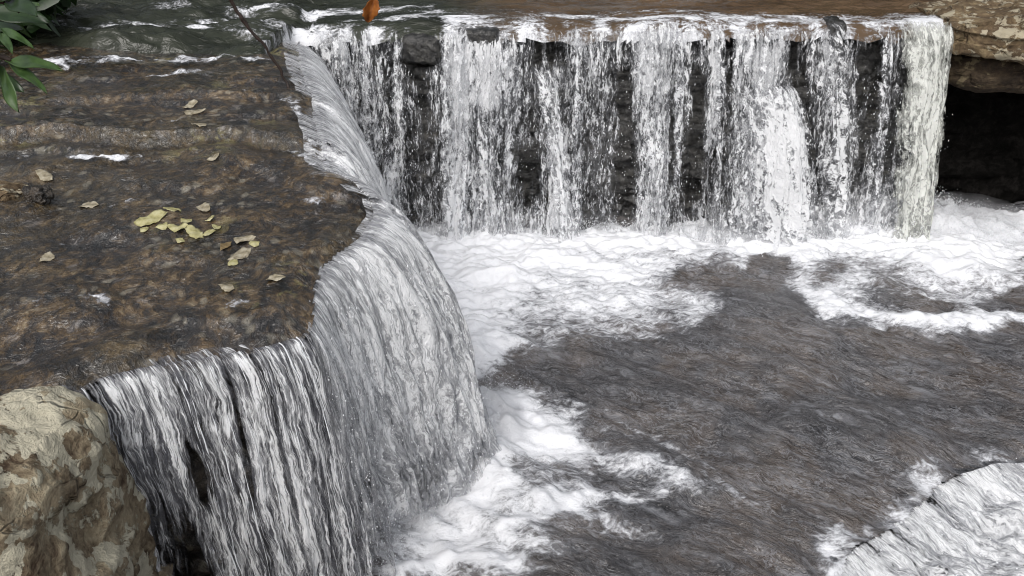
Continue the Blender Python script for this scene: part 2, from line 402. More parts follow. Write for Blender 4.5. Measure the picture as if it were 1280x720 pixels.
EDGE_CTRL = [at_z(366, 52, 1.50)[:2]+[0, .3], at_z(372, 66, 1.50)[:2], at_z(388, 120, 1.475)[:2], at_z(404, 185, 1.43)[:2], at_z(440, 222, 1.40)[:2],
             at_z(468, 250, 1.365)[:2], at_z(452, 282, 1.33)[:2], at_z(405, 315, 1.29)[:2], at_z(386, 350, 1.265)[:2], at_z(378, 398, 1.235)[:2],
             at_z(340, 416, 1.225)[:2], at_z(240, 438, 1.21)[:2], at_z(120, 466, 1.20)[:2], at_z(20, 500, 1.20)[:2], (-2.2, 1.9), (-3.4, 1.7), (-5.2, 1.5)]
EDGE = catmull(EDGE_CTRL, 24)
EDGE = EDGE+.018*np.stack([fbm(EDGE[:, 0]*7, EDGE[:, 1]*7, 1, 3, 3), fbm(EDGE[:, 0]*7, EDGE[:, 1]*7, 9, 3, 4)], -1)
def edge_sd(X, Y):
    """signed distance to the shelf edge, negative on the shelf"""
    P = np.stack([X.ravel(), Y.ravel()], -1); best = np.full(len(P), 1e9); sgn = np.ones(len(P))
    for i in range(len(EDGE)-1):
        a, b = EDGE[i], EDGE[i+1]; ab = b-a
        t = np.clip(((P-a)@ab)/(ab@ab+1e-12), 0, 1); d = P-(a+t[:, None]*ab); q = np.hypot(d[:, 0], d[:, 1])
        m = q < best-1e-9
        best = np.where(m, q, best); cr = ab[0]*d[:, 1]-ab[1]*d[:, 0]
        sgn = np.where(m, np.sign(cr), sgn)
    return (best*sgn).reshape(X.shape)
# going down the list the shelf lies on the right hand (west) -> cross product negative on the shelf
T0_FRONT = lambda x: 5.80+.10*np.sin(x*1.9+.5)+.05*np.sin(x*5.1)
def shelf_z(X, Y):
    Z = shelf_top(X, Y)+.006*fbm(X*8, Y*8, 0, 3, 21)+.014*fbm(X*3, Y*4, 0, 3, 22)+.0012*fbm(X*20, Y*17, 0, 3, 23)
    pl = vnoise(X*3.2+.8*vnoise(X*2, Y*2, 0, 31), Y*5, 0, 30)
    return Z+.012*np.tanh(pl*6)
def make_shelf():
    root = empty('rock_shelf', (-2.2, 4., 0), 'broad brown wet rock shelf stepping down on the left, water sliding over it', 'rock shelf')
    xs = np.arange(-4.8, -.45, .0125); ys = np.arange(1.5, 6.3, .0125)
    X, Y = np.meshgrid(xs, ys)
    sd = edge_sd(X, Y)
    Z = shelf_z(X, Y)
    lip = np.clip(1+sd/.16, 0, 1); Z = Z-.055*lip**2.2
    cen = sd[:-1, :-1]
    fr = 4.14-.04*X-.10*fbm(X*1.3, Y*1.3, 0, 3, 5)
    up = (Y > fr)[:-1, :-1]
    ok = (cen < .008)
    P = np.stack([X, Y, Z], -1)
    grid('lower_terrace', P, M['shelf'], root, keep=ok & ~up)
    grid('upper_terrace', P, M['shelf'], root, keep=ok & up)
    # the rock face under the lip
    S = EDGE; n = len(S); T = np.gradient(S, axis=0); T /= np.linalg.norm(T, axis=1)[:, None]
    NO = np.stack([-T[:, 1], T[:, 0]], -1)                                          # outward
    L = np.concatenate([[0], np.cumsum(np.linalg.norm(np.diff(S, axis=0), axis=1))])
    f = np.linspace(0, L[-1], 640); Sx = np.stack([np.interp(f, L, S[:, i]) for i in (0, 1)], -1); Nx = np.stack([np.interp(f, L, NO[:, i]) for i in (0, 1)], -1)
    zt = shelf_top(Sx[:, 0], Sx[:, 1])-.06
    k = np.linspace(0, 1, 130)[:, None]
    z = zt[None]*(1-k)+(-.35)*k
    ff = np.broadcast_to(f[None], z.shape)
    lay = np.floor(z*8+.6*vnoise(ff*1.5, z*2, 0, 44)); blk = np.floor(ff*3.2+7.3*_h(lay.astype(np.int64), lay.astype(np.int64)*0, lay.astype(np.int64)*0, 9))
    off = .13*(_h(lay.astype(np.int64), blk.astype(np.int64), 0*blk.astype(np.int64), 5)-.75)+.035*fbm(ff*5, z*9, 0, 4, 45)-.10*sstep(0, .25, k)
    off = off*sstep(0, .05, k)-.012
    P = np.stack([Sx[None, :, 0]+Nx[None, :, 0]*off, Sx[None, :, 1]+Nx[None, :, 1]*off, z], -1)
    grid('rock_face', P, M['face'], root, flip=True)
    return root
SHELF = make_shelf()
print('shelf sd check', edge_sd(np.array([[-2.5, 0.3]]), np.array([[4., 4.]])))

# ------------------------------------------------------------------ back rock wall, blocky strata
CY = 6.60                                                      # where the back crest stands
CREST = 1.585
def strata(X, Z, seed, th=.13, bw=.38, amp=.12):
    zi = Z/th+.35*vnoise(X*1.1, Z*2, 0, seed)
    l = np.floor(zi).astype(np.int64); z0 = 0*l
    xi = X/(bw*(.6+.9*_h(l, z0, z0, seed+1)))+9*_h(l, z0, z0, seed+2)+.12*vnoise(X*9, Z*9, 0, seed+5)
    b = np.floor(xi).astype(np.int64)
    return amp*(_h(l, b, z0, seed+3)-.5)+amp*.5*(_h(l, z0, z0, seed+4)-.5)+.03*fbm(X*6, Z*10, 0, 4, seed+6)
def back_wall():
    xs = np.arange(-2.2, 3.30, .011); zs = np.arange(-.35, CREST-.02, .011)
    X, Z = np.meshgrid(xs, zs)
    Y = CY+.20+strata(X, Z, 60)
    # a ledge that throws out the bouncing fall
    c = at_y(945, 104, CY); ld = np.exp(-((X-c[0])/.24)**4)*sstep(c[2]-.06, c[2]-.045, c[2]+.0-Z+c[2]-.02*0-.06+0*Z) if False else 0
    g = np.exp(-((X-c[0])/.26)**6)*(1-sstep(c[2]-.03, c[2]+.0, Z)); Y = Y-.22*g
    c2 = at_y(528, 84, CY); g2 = np.exp(-((X-c2[0])/.17)**6)*(1-sstep(c2[2]-.02, c2[2], Z)); Y = Y-.07*g2
    o = grid('rock_wall', np.stack([X, Y, Z], -1), M['dark'])
    return tag(o, 'dark layered wet rock wall behind the back curtain of water', 'rock wall')
back_wall()

# ------------------------------------------------------------------ stream above the crest (structure)
def stream():
    xs = np.arange(-5., 3.75, .02); ys = np.concatenate([np.arange(5.5, 8.2, .0125), np.arange(8.2, 26, .3)])
    X, Y = np.meshgrid(xs, ys)
    front = np.where(X < -1.62, T0_FRONT(X), CY+.02*np.sin(X*4)+.02*fbm(X*3, 0, 0, 3, 71))
    front = front*1.0
    d = Y-front
    base = CREST+.012+.01*sstep(0, 1.5, d)+.05*np.clip(-X-1.6, 0, .8)*sstep(0, .8, d)
    hump = .018*fbm(X*1.6, Y*4, 0, 3, 72)+.008*fbm(X*6, Y*16, 0, 3, 73)
    hump = hump*np.where(X < -1.5, 3.2, 1.2)*np.clip(1-(Y-9)/4, .1, 1)
    Z = base+hump-.085*np.clip(1-d/.14, 0, 1.3)**2-1.6*np.clip(-d, 0, 1)
    dens = .10+(.20+.35*fbm(X*9, Y*1.2, 0, 3, 74))*np.exp(-np.clip(d, 0, 9)/.16)*(X > -1.7)+(.38+.36*fbm(X*2.5, Y*6, 0, 3, 78))*np.exp(-(np.clip(d-.1, 0, 9)/.40)**2)*sstep(-1.75, -1.5, X)
    dens = dens+.25*np.exp(-((d-.42-.1*vnoise(X*2, 0, 0, 3))/.06)**2)*(X < -1.2)
    dens = dens+.22*(X < -1.5)*fbm(X*1.5, Y*5, 0, 3, 79)
    qx, qy = to_px(np.stack([X, Y, 0*X+CREST], -1)); qx = qx+12*fbm(X*2, Y*3, 0, 3, 171); qy = qy+4*fbm(X*2, Y*3, 5, 3, 172)
    for pts, wd, a_ in (([(290, 24), (400, 15), (540, 13)], 4, .55), ([(110, 44), (220, 32), (340, 58)], 4, .35), ([(200, 20), (300, 34), (420, 40)], 5, .4), ([(560, 22), (800, 18), (1180, 22)], 6, .25)):
        best = np.full(X.shape, 1e9)
        for (x0, y0), (x1, y1) in zip(pts[:-1], pts[1:]):
            t = np.clip(((qx-x0)*(x1-x0)+(qy-y0)*(y1-y0))/((x1-x0)**2+(y1-y0)**2), 0, 1); best = np.minimum(best, np.hypot((qx-x0-t*(x1-x0))*.4, qy-y0-t*(y1-y0)))
        dens = dens+a_*np.exp(-(best/wd)**2)
    dens = dens*np.clip(1-(d-1.0)/1.2, 0, 1)
    bed = sstep(-.6, .8, X+.5*vnoise(X, Y, 0, 77))
    o = grid('stream', np.stack([X, Y, Z], -1), M['stream'], attrs={'dens': dens, 'bed': bed}, keep=(d > np.where(X < -1.6, -.055, -.02))[:-1, :-1])
    tag(o, kind='structure')
    # the dark step under it, left side
    xs = np.arange(-5, -1.45, .0125); k = np.linspace(0, 1, 26)
    Xr, K = np.meshgrid(xs, k)
    F_ = T0_FRONT(Xr)
    zt = CREST-.095; zb = 1.40
    Zr = zt+(zb-zt)*K
    off = .05*fbm(Xr*5, K*3, 0, 4, 80)+.06*np.round(2*vnoise(Xr*2.6, K*2.5, 0, 81))/2-.03
    s = grid('rock_riser', np.stack([Xr, F_-.02*0+.03-off*.6, Zr], -1), M['dark'])
    s.parent = SHELF; s.location = -np.array(SHELF.location)
stream()

# ------------------------------------------------------------------ falls
G = 9.81
def fall(name, crest, vel, zbot, mat, parent, dens, nv=160, pre=.12, wob=.02, seed=0, lift=.012, ushift=None, bulge=0., pre_fn=None, zramp=None):
    """a sheet of falling water: crest points (nu,3), horizontal velocities (nu,2); dens(U01, V01, u_m, v_m)"""
    nu = len(crest); zb = np.broadcast_to(zbot, nu)
    drop = crest[:, 2]-zb; Tt = np.sqrt(2*drop/G)
    npre = max(4, int(nv*.08)) if pre > 0 else 0
    s = np.linspace(0, 1, nv-npre)
    tt = (s**.62)[:, None]*Tt[None]
    sp = np.hypot(vel[:, 0], vel[:, 1])[None, :]
    X = crest[None, :, 0]+vel[None, :, 0]*tt; Y = crest[None, :, 1]+vel[None, :, 1]*tt; Z = crest[None, :, 2]+lift-.5*G*tt**2
    if npre:
        q = np.linspace(pre, pre/npre, npre)[:, None]; dx = vel[None, :, 0]/sp; dy = vel[None, :, 1]/sp
        Xp = crest[None, :, 0]-dx*q; Yp = crest[None, :, 1]-dy*q
        Zp = (pre_fn(Xp, Yp) if pre_fn else crest[None, :, 2]+0*Xp)+lift*(1-.8*q/pre)+.0*q
        X, Y, Z = np.vstack([Xp, X]), np.vstack([Yp, Y]), np.vstack([Zp, Z])
    P = np.stack([X, Y, Z], -1)
    um = np.concatenate([[0], np.cumsum(np.linalg.norm(np.diff(crest[:, :2], axis=0), axis=1))])
    vm = np.vstack([np.zeros((1, nu)), np.cumsum(np.linalg.norm(np.diff(P, axis=0), axis=2), axis=0)])
    U = np.broadcast_to(um[None], X.shape)
    u01 = np.broadcast_to(np.linspace(0, 1, nu)[None], X.shape); v01 = np.vstack([np.zeros((npre, nu)), np.broadcast_to(s[:, None], (nv-npre, nu))]) if npre else np.broadcast_to(s[:, None], (nv, nu))
    D = dens(u01, v01, U, vm, P)
    nx, ny = vel[None, :, 0]/sp, vel[None, :, 1]/sp
    a = wob*(.25+.75*v01)*sstep(-.001, .1, v01+.02)
    disp = a*(fbm(U*9, vm*1.6, 0, 3, seed+1)+.5*fbm(U*34, vm*4, 0, 2, seed+2))
    disp = disp+bulge*np.sin(np.pi*u01)
    side = .6*a*fbm(U*7, vm*2.5, 5, 3, seed+3)
    P = P+np.stack([nx*disp-ny*side, ny*disp+nx*side, 0*disp], -1)
    uv = np.stack([U+seed*1.37, vm+seed*.73], -1)
    return grid(name, P, mat, parent, uv=uv, attrs={'dens': np.clip(D, 0, 1.4)})
def edge_crest(i0, i1, n):
    """crest points along the shelf edge between control points i0 and i1"""
    a, b = int(i0*24), int(i1*24); S = EDGE[a:b+1]; L = np.concatenate([[0], np.cumsum(np.linalg.norm(np.diff(S, axis=0), axis=1))])
    f = np.linspace(0, L[-1], n); P = np.stack([np.interp(f, L, S[:, i]) for i in (0, 1)], -1)
    k = np.ones(9)/9
    z = shelf_top(P[:, 0], P[:, 1])-.045
    return np.column_stack([P, z]), np.linspace(i0, i1, n)
def lerp_ctrl(q, table):
    t = np.asarray(table, float); return np.stack([np.interp(q, t[:, 0], t[:, i]) for i in range(1, t.shape[1])], -1)
def endfade(u, a=.04): return np.minimum(sstep(0, a, u), sstep(0, a, 1-u))
def film(X, Y): return shelf_top(X, Y)-.055*np.clip(1+edge_sd(X, Y)/.16, 0, 1)**2.2

# velocity table along the edge: control index, vx, vy
VEL = [(0, 1.05, -.30), (2, 1.20, -.30), (4, 1.05, -.25), (5, 1.08, -.06), (6, 1.02, .02), (7, .74, -.06), (8, .50, -.12), (9, .38, -.2), (10, .36, -.25), (12, .34, -.22), (13, .30, -.2)]
# C: the white chute down the far half of the edge
w = empty('waterfall', (-1.2, 5.2, 0), 'white chute pouring off the far right edge of the brown shelf', 'waterfall')
cr, q = edge_crest(0.6, 4.9, 420)
fall('water_sheet', cr, lerp_ctrl(q, VEL), 0.0, M['fall_chute'], w, lambda u, v, U, V, P: (1.05+.25*fbm(U*3, V*1.2, 0, 3, 5)-.15*(v > .8))*endfade(u, .03)*(.55+.45*sstep(0, .05, v)), 220, pre=.10, wob=.05, seed=3, pre_fn=film)
fall('water_sheet', cr, lerp_ctrl(q, VEL)*.72, 0.0, M['fall_chute'], w, lambda u, v, U, V, P: (.90+.35*fbm(U*4, V*1.5, 3, 3, 15))*endfade(u, .03)*(.4+.6*sstep(0, .08, v)), 220, pre=0, wob=.05, seed=4)
WC = w
# B: the arched sheet off the corner
w = empty('waterfall', (-.5, 3.5, 0), 'arching grey-white sheet falling from the corner of the brown shelf', 'waterfall')
cr, q = edge_crest(4.7, 9.2, 460)
def dB(u, v, U, V, P):
    d = .74+.26*fbm(U*3.5, V*1.3, 0, 3, 35)
    d = d+.25*sstep(.55, .15, np.abs(u-.28))-.12*sstep(.62, .95, u)*sstep(.15, .6, v)
    d = d-.35*np.exp(-((u-.30)/.035)**2)*(1-sstep(.08, .22, v))-.55*sstep(.50, 1., v)+.55*sstep(.4, 1, v)*fbm(U*8, V*6, 0, 4, 37)
    return d*endfade(u, .03)*(.45+.55*sstep(0, .06, v))
fall('water_sheet', cr, lerp_ctrl(q, VEL), -.02, M['fall_sheet'], w, dB, 260, pre=.035, wob=.045, seed=7, pre_fn=film)
fall('water_sheet', cr, lerp_ctrl(q, VEL)*.80, -.02, M['fall_sheet'], w, lambda u, v, U, V, P: dB(u, v, U, V, P)-.12, 240, pre=0, wob=.05, seed=8)
fall('water_sheet', cr, lerp_ctrl(q, VEL)*.55, -.02, M['fall_sheet'], w, lambda u, v, U, V, P: dB(u, v, U, V, P)-.22, 240, pre=0, wob=.05, seed=9)
WB = w
n = 5200; j = RNG.integers(5, 455, n); vv = lerp_ctrl(q[j], VEL); tt = .10+.44*RNG.random(n)**.7; f_ = RNG.normal(1.0, .10, n)
drops('spray', np.column_stack([cr[j, 0]+vv[:, 0]*tt*f_+RNG.normal(0, .03, n)*tt*2, cr[j, 1]+vv[:, 1]*tt*f_+RNG.normal(0, .03, n)*tt*2, np.clip(cr[j, 2]-.5*G*tt**2+RNG.normal(0, .02, n), .0, 2)]), .0007+.0022*RNG.random(n)**2.5, 1+2*RNG.random(n), w)
# A: the near veil of threads
w = empty('waterfall', (-1.0, 2.6, 0), 'near thin veil of slanting grey threads beside the tan boulder', 'waterfall')
cr, q = edge_crest(9.0, 12.75, 520)
def dA(u, v, U, V, P):
    d = .60+.28*fbm(U*4.5, V*.35, 0, 3, 55)+.16*fbm(U*14, V*.8, 0, 2, 56)
    for cu, cv, su, sv, a in ((.62, .42, .045, .14, .9), (.70, .72, .06, .20, .8), (.80, .6, .06, .35, .5), (.40, .25, .018, .25, .75), (.27, .45, .015, .3, .4), (.92, .5, .05, .5, .35)):
        d = d-a*np.exp(-((u-cu-.06*(v-cv))/su)**2-((v-cv)/sv)**2)
    return d*endfade(u, .02)*(.5+.5*sstep(0, .05, v))
fall('water_sheet', cr, lerp_ctrl(q, VEL), -.02, M['fall_veil'], w, dA, 260, pre=.045, wob=.022, seed=11, pre_fn=film)
fall('water_sheet', cr, lerp_ctrl(q, VEL)*.78, -.02, M['fall_veil'], w, lambda u, v, U, V, P: dA(u, v, U, V, P)-.16, 240, pre=0, wob=.03, seed=12)
WA = w
def thread(name, p0, vel, zb, r, mat, parent, seed, n=70):
    drop = p0[2]-zb; T = math.sqrt(2*drop/G); t = np.linspace(0, 1, n)**.62*T
    k = t/T
    path = np.stack([p0[0]+vel[0]*t+.012*k*fbm(k*9, seed, 0, 3, 1), p0[1]+vel[1]*t+.012*k*fbm(k*9, seed, 7, 3, 2), p0[2]-.5*G*t*t], -1)
    rad = r*(.55+.85*fbm(k*20, seed*3.1, 0, 3, 3))*(1-.25*k); rad = np.clip(rad, .0003, None)
    return tube(name, path, rad, mat, parent, 6)
for i in range(16):
    j = random.randrange(8, 512); v = lerp_ctrl(q[j:j+1], VEL)[0]*random.uniform(.95, 1.06)
    u = j/520
    if abs(u-.40) < .03 or (.58 < u < .74 and random.random() < .8): continue
    thread('water_thread', cr[j]+[0, 0, .012], v, -.02, random.uniform(.0014, .0032), M['drop'], WA, i*1.7)

# the back curtain
WK = empty('waterfall', (.9, CY-.05, 0), 'wide back curtain of broken white streams over dark rock, spanning the pool', 'waterfall')
xa, xb = at_y(384, 60, CY)[0], at_y(1186, 40, CY)[0]
nu = 1000
X = np.linspace(xa, xb, nu); cr = np.column_stack([X, CY-.01+.02*np.sin(X*4)+.02*fbm(X*3, 0, 0, 3, 71), np.full(nu, CREST-.05)])
COLS = [  # px column, half width, y from, y to, amount
    (400, 16, 40, 290, .25), (428, 14, 40, 290, .20), (455, 18, 40, 290, .22), (486, 7, 45, 200, -.5), (528, 27, 30, 82, -.50), (520, 16, 85, 290, -.20), (545, 10, 130, 290, -.15),
    (570, 16, 30, 290, .42), (610, 45, 55, 130, .45), (612, 20, 150, 215, -.25), (660, 22, 190, 260, -.35), (685, 26, 40, 82, -.35), (700, 14, 160, 290, .42), (735, 14, 110, 290, -.12),
    (772, 24, 90, 290, -.42), (814, 18, 20, 290, .42), (822, 40, 20, 110, .22), (850, 13, 150, 290, -.30), (870, 10, 90, 250, -.35), (892, 7, 30, 290, .38),
    (909, 7, 40, 110, -.6), (950, 34, 30, 108, .22), (902, 14, 190, 290, -.35), (998, 12, 40, 230, -.5), (1028, 18, 25, 105, .38), (1047, 8, 20, 62, -.7), (1085, 36, 60, 240, -.18), (1060, 12, 30, 200, .12), (1100, 8, 20, 200, -.15)]
def dK(u, v, U, V, P):
    px, py = to_px(P)
    d = .45+.26*fbm(U*3.2, V*.4, 0, 3, 90)+.20*fbm(U*14, V*.6, 0, 2, 91)
    for c, hw, y0, y1, a in COLS:
        d = d+a*np.exp(-((px-c)/hw)**4)*sstep(y0-14, y0+6, py)*(1-sstep(y1-8, y1+10, py))
    d = d+.20*sstep(.72, 1., v)
    return d*endfade(u, .01)*(.35+.65*sstep(-.02, .10+.10*fbm(U*7, 0, 0, 3, 97), v))
fall('water_sheet', cr, np.column_stack([np.zeros(nu), -.32+.05*fbm(X*5, 0, 0, 3, 92)]), -.03, M['fall_back'], WK, dK, 300, pre=.08, wob=.05, seed=20)
fall('water_sheet', cr+np.array([0, .05, -.02]), np.column_stack([np.zeros(nu), -.20+.04*fbm(X*4, 3, 0, 3, 93)]), -.03, M['fall_back'], WK, lambda u, v, U, V, P: dK(u, v, U, V, P)-.12, 260, pre=0, wob=.06, seed=21)
def column(name, top, bot, amp, mat, parent, seed, vy=-.5, nv=170, bul=.05, wob=.04, y=CY-.02, edge=.22):
    """a thick stream: px edges at the top (x0,x1,y) and at the foot (x0,x1,y)"""
    n = 120
    a, b = at_y(top[0], top[2], y), at_y(top[1], top[2], y)
    yb = y+vy*math.sqrt(2*max(.05, a[2])/G)*.8
    c, d_ = at_y(bot[0], bot[2], yb), at_y(bot[1], bot[2], yb)
    zb = -.03
    T = math.sqrt(2*(a[2]-zb)/G)
    f = np.linspace(0, 1, n)
    crest = np.column_stack([a[0]+(b[0]-a[0])*f, np.full(n, y), np.full(n, a[2])])
    vx = ((c[0]+(d_[0]-c[0])*f)-crest[:, 0])/T
    def dn(u, v, U, V, P): return (amp+.34*fbm(U*11, V*2.2, 0, 4, seed+40))*endfade(u+.10*fbm(V*7, u*2, 0, 4, seed+44), edge)*sstep(-.02, .05+.12*np.abs(fbm(U*14, 0, 0, 3, seed+45)), v)
    return fall(name, crest, np.column_stack([vx, np.full(n, vy)]), zb, mat, parent, dn, nv, pre=.0, wob=wob, seed=seed, bulge=bul, lift=0)
S_ = [((552, 590, 34), (552, 590, 292), .66), ((584, 660, 58), (590, 645, 292), .48), ((656, 690, 82), (688, 716, 292), .72), ((788, 850, 24), (798, 832, 294), .60),
      ((880, 902, 28), (884, 902, 288), .70), ((908, 988, 30), (900, 988, 108), .50), ((1008, 1048, 28), (1022, 1072, 265), .52), ((392, 430, 44), (430, 470, 285), .50), ((716, 732, 30), (712, 728, 292), .62), ((440, 470, 46), (452, 482, 288), .5),
      ((1086, 1106, 24), (1080, 1098, 262), .5), ((838, 850, 26), (836, 846, 292), .6)]
for i, (t, b, a) in enumerate(S_): column('water_stream', t, b, a, M['fall_white'], WK, 100+i*3, vy=-.40-.02*(i % 3))
# right-hand white column and the bouncing fall on the ledge
W1 = empty('waterfall', (3.2, CY-.1, 0), 'solid creamy column of falling water beside the black hollow', 'waterfall')
column('water_stream', (1118, 1192, 24), (1110, 1162, 266), .95, M['fall_cream'], W1, 150, vy=-.45, bul=.10, wob=.05, edge=.25)
column('water_stream', (1124, 1184, 26), (1114, 1158, 266), .70, M['fall_cream'], W1, 153, vy=-.40, bul=.06, wob=.05, edge=.22)
W2 = empty('waterfall', (1.9, CY-.25, 0), 'short bright white fall bouncing off a ledge within the back curtain', 'waterfall')
column('water_stream', (900, 990, 104), (920, 1020, 288), .82, M['fall_white'], W2, 160, vy=-.42, bul=.10, wob=.05, y=CY-.1)
column('water_stream', (930, 986, 106), (945, 1012, 288), .95, M['fall_white'], W2, 163, vy=-.50, bul=.10, wob=.05, y=CY-.12)
for i in range(0):
    px = random.uniform(392, 1110); p = at_y(px, 32, CY-.03); p[2] = CREST-.05
    thread('water_thread', p, (random.uniform(-.03, .03), random.uniform(-.6, -.4)), -.02, random.uniform(.002, .004), M['drop'], WK, 50+i*1.3)
def spray_fall(parent, px0, px1, n, zmax=1.3, y=CY, ys=.10):
    x = at_y(px0, 150, y)[0]+(at_y(px1, 150, y)[0]-at_y(px0, 150, y)[0])*RNG.random(n)
    z = zmax*RNG.random(n)**1.5; yy = y-.18-.12*(1-z/1.5)+RNG.normal(0, ys, n)
    x = x+.05*fbm(x*10, z*3, 0, 2, 3)
    return drops('spray', np.column_stack([x, yy, z]), .0010+.0024*RNG.random(n)**2.5, 1+3.0*RNG.random(n), parent)
spray_fall(WK, 400, 1120, 2600)
spray_fall(W2, 915, 1030, 900, .95, CY-.15)
spray_fall(W1, 1090, 1165, 350, 1.2, CY-.1)

# ------------------------------------------------------------------ pool (structure)
LIP = catmull([(0.75, 1.9), at_z(1040, 716, 0)[:2], at_z(1100, 655, 0)[:2], at_z(1160, 612, 0)[:2], at_z(1236, 572, 0)[:2], at_z(1300, 566, 0)[:2], (3.6, 4.0), (5.4, 4.9)], 20)
LIP = LIP+.028*np.stack([fbm(LIP[:, 0]*6, LIP[:, 1]*6, 0, 3, 201), fbm(LIP[:, 0]*6, LIP[:, 1]*6, 4, 3, 202)], -1)
def lip_sd(X, Y):
    P = np.stack([X.ravel(), Y.ravel()], -1); best = np.full(len(P), 1e9); sg = np.ones(len(P))
    for a, b in zip(LIP[:-1], LIP[1:]):
        ab = b-a; t = np.clip(((P-a)@ab)/(ab@ab), 0, 1); d = P-(a+t[:, None]*ab); qd = np.hypot(d[:, 0], d[:, 1]); m = qd < best
        best = np.where(m, qd, best); sg = np.where(m, np.sign(-(ab[0]*d[:, 1]-ab[1]*d[:, 0])), sg)
    return (best*sg).reshape(X.shape)          # positive beyond the lip
BLOBS = [(600, 322, 110, 34, .66), (700, 330, 165, 36, .50), (660, 385, 130, 42, .50), (800, 378, 115, 36, .50), (595, 430, 60, 42, .85), (560, 350, 60, 60, .7), (860, 300, 200, 18, .8),
         (1090, 292, 170, 34, 1.15), (1190, 350, 160, 50, .62), (1230, 310, 90, 40, .4), (930, 342, 75, 12, -.55), (1160, 388, 30, 8, -.6), (1262, 375, 34, 14, -.5), (1060, 352, 30, 20, .35),
         (640, 520, 70, 38, 1.0), (545, 560, 100, 70, .85), (600, 640, 160, 75, .40), (560, 700, 190, 45, .45), (760, 590, 140, 75, .30), (520, 640, 90, 70, .30), (700, 552, 50, 22, .35), (690, 470, 80, 18, -.10), (760, 330, 110, 12, .35), (880, 420, 80, 20, .26), (850, 345, 80, 30, .28), (690, 440, 90, 26, .22), (700, 620, 60, 20, .2), (1000, 420, 120, 10, .12), (905, 452, 24, 7, .45)]
STROKES = [([(500, 296), (700, 298), (900, 292), (1060, 285), (1280, 285)], 13, .75), ([(925, 312), (985, 330), (1025, 362), (1060, 388), (1110, 404), (1190, 405), (1280, 398)], 17, .78),
           ([(590, 600), (690, 537), (745, 512), (795, 540), (850, 580), (900, 612)], 16, .27), ([(620, 652), (680, 634), (740, 622), (830, 616), (965, 632)], 12, .30), ([(756, 652), (780, 668), (815, 676)], 9, .36),
           ([(720, 545), (790, 585), (830, 606)], 12, .4), ([(590, 440), (700, 425), (850, 402), (900, 345)], 16, .25), ([(480, 716), (560, 690), (640, 700)], 10, .4), ([(660, 625), (720, 632), (735, 645)], 12, .28),
           ([(1280, 470), (1200, 520), (1160, 560)], 20, .18)]
def foam_density(px, py):
    d = np.full(px.shape, .06)
    for cx, cy, rx, ry, a in BLOBS: d = d+a*np.exp(-(((px-cx)/rx)**2+((py-cy)/ry)**2)**1.3)
    for pts, wd, a in STROKES:
        best = np.full(px.shape, 1e9)
        for (x0, y0), (x1, y1) in zip(pts[:-1], pts[1:]):
            t = np.clip(((px-x0)*(x1-x0)+(py-y0)*(y1-y0))/((x1-x0)**2+(y1-y0)**2), 0, 1)
            best = np.minimum(best, np.hypot(px-x0-t*(x1-x0), (py-y0-t*(y1-y0))*1.2))
        d = d+a*np.exp(-(best/wd)**2)
    return d
def pool():
    xs = np.arange(-2.0, 5.6, .0125); ys = np.concatenate([np.arange(1.9, 7.2, .0125), np.arange(7.2, 9.9, .05)])
    X, Y = np.meshgrid(xs, ys)
    px, py = to_px(np.stack([X, Y, 0*X], -1)); wx = 22*fbm(X*2.6, Y*2.2, 0, 3, 210); wy = 11*fbm(X*2.6, Y*2.2, 5, 3, 211)
    dens = foam_density(px+wx, py+wy); dens = np.where(Y > CY+.2, np.where(X > 3.1, .75*np.exp(-(Y-CY-.2)/.45), .9), dens)
    c, s = math.cos(R(-40)), math.sin(R(-40)); a, b = X*c+Y*s, -X*s+Y*c              # along / across the outflow
    sw = sstep(5.6, 4.6, Y-.25*X)
    z = sw*(.050*fbm(a*1.8, b*3.8, 0, 3, 212)+.0045*fbm(a*8, b*19, 0, 3, 213))+(1-sw)*(.020*fbm(X*3.2, Y*9, 0, 3, 214)+.012*fbm(X*10, Y*24, 0, 3, 215))
    fz = np.clip(dens, 0, 1.2)
    z = z+fz*(.035*fbm(X*4, Y*6, 0, 4, 216)+.010*fbm(X*13, Y*17, 0, 3, 217))+.06*np.clip(dens-.75, 0, .6)
    m = np.exp(-((px-1125)/110)**2-((py-272)/26)**2); z = z+m*(.12+.09*fbm(X*6, Y*8, 0, 4, 218))
    m2 = np.exp(-((px-620)/40)**2-((py-520)/24)**2); z = z+m2*(.05+.05*fbm(X*8, Y*8, 0, 3, 219))
    ls = lip_sd(X, Y)
    z = z-.05*sstep(-.35, 0, ls)**2
    dens = dens+(.50+.35*fbm(X*5, Y*5, 0, 3, 222))*sstep(-.34, .0, ls)
    o = grid('pool', np.stack([X, Y, z], -1), M['pool'], attrs={'dens': np.clip(dens/(1+.16*np.clip(dens, 0, 2)), 0, 1.), 'swirl': sw}, keep=(ls < .01)[:-1, :-1])
    tag(o, kind='structure')
pool()
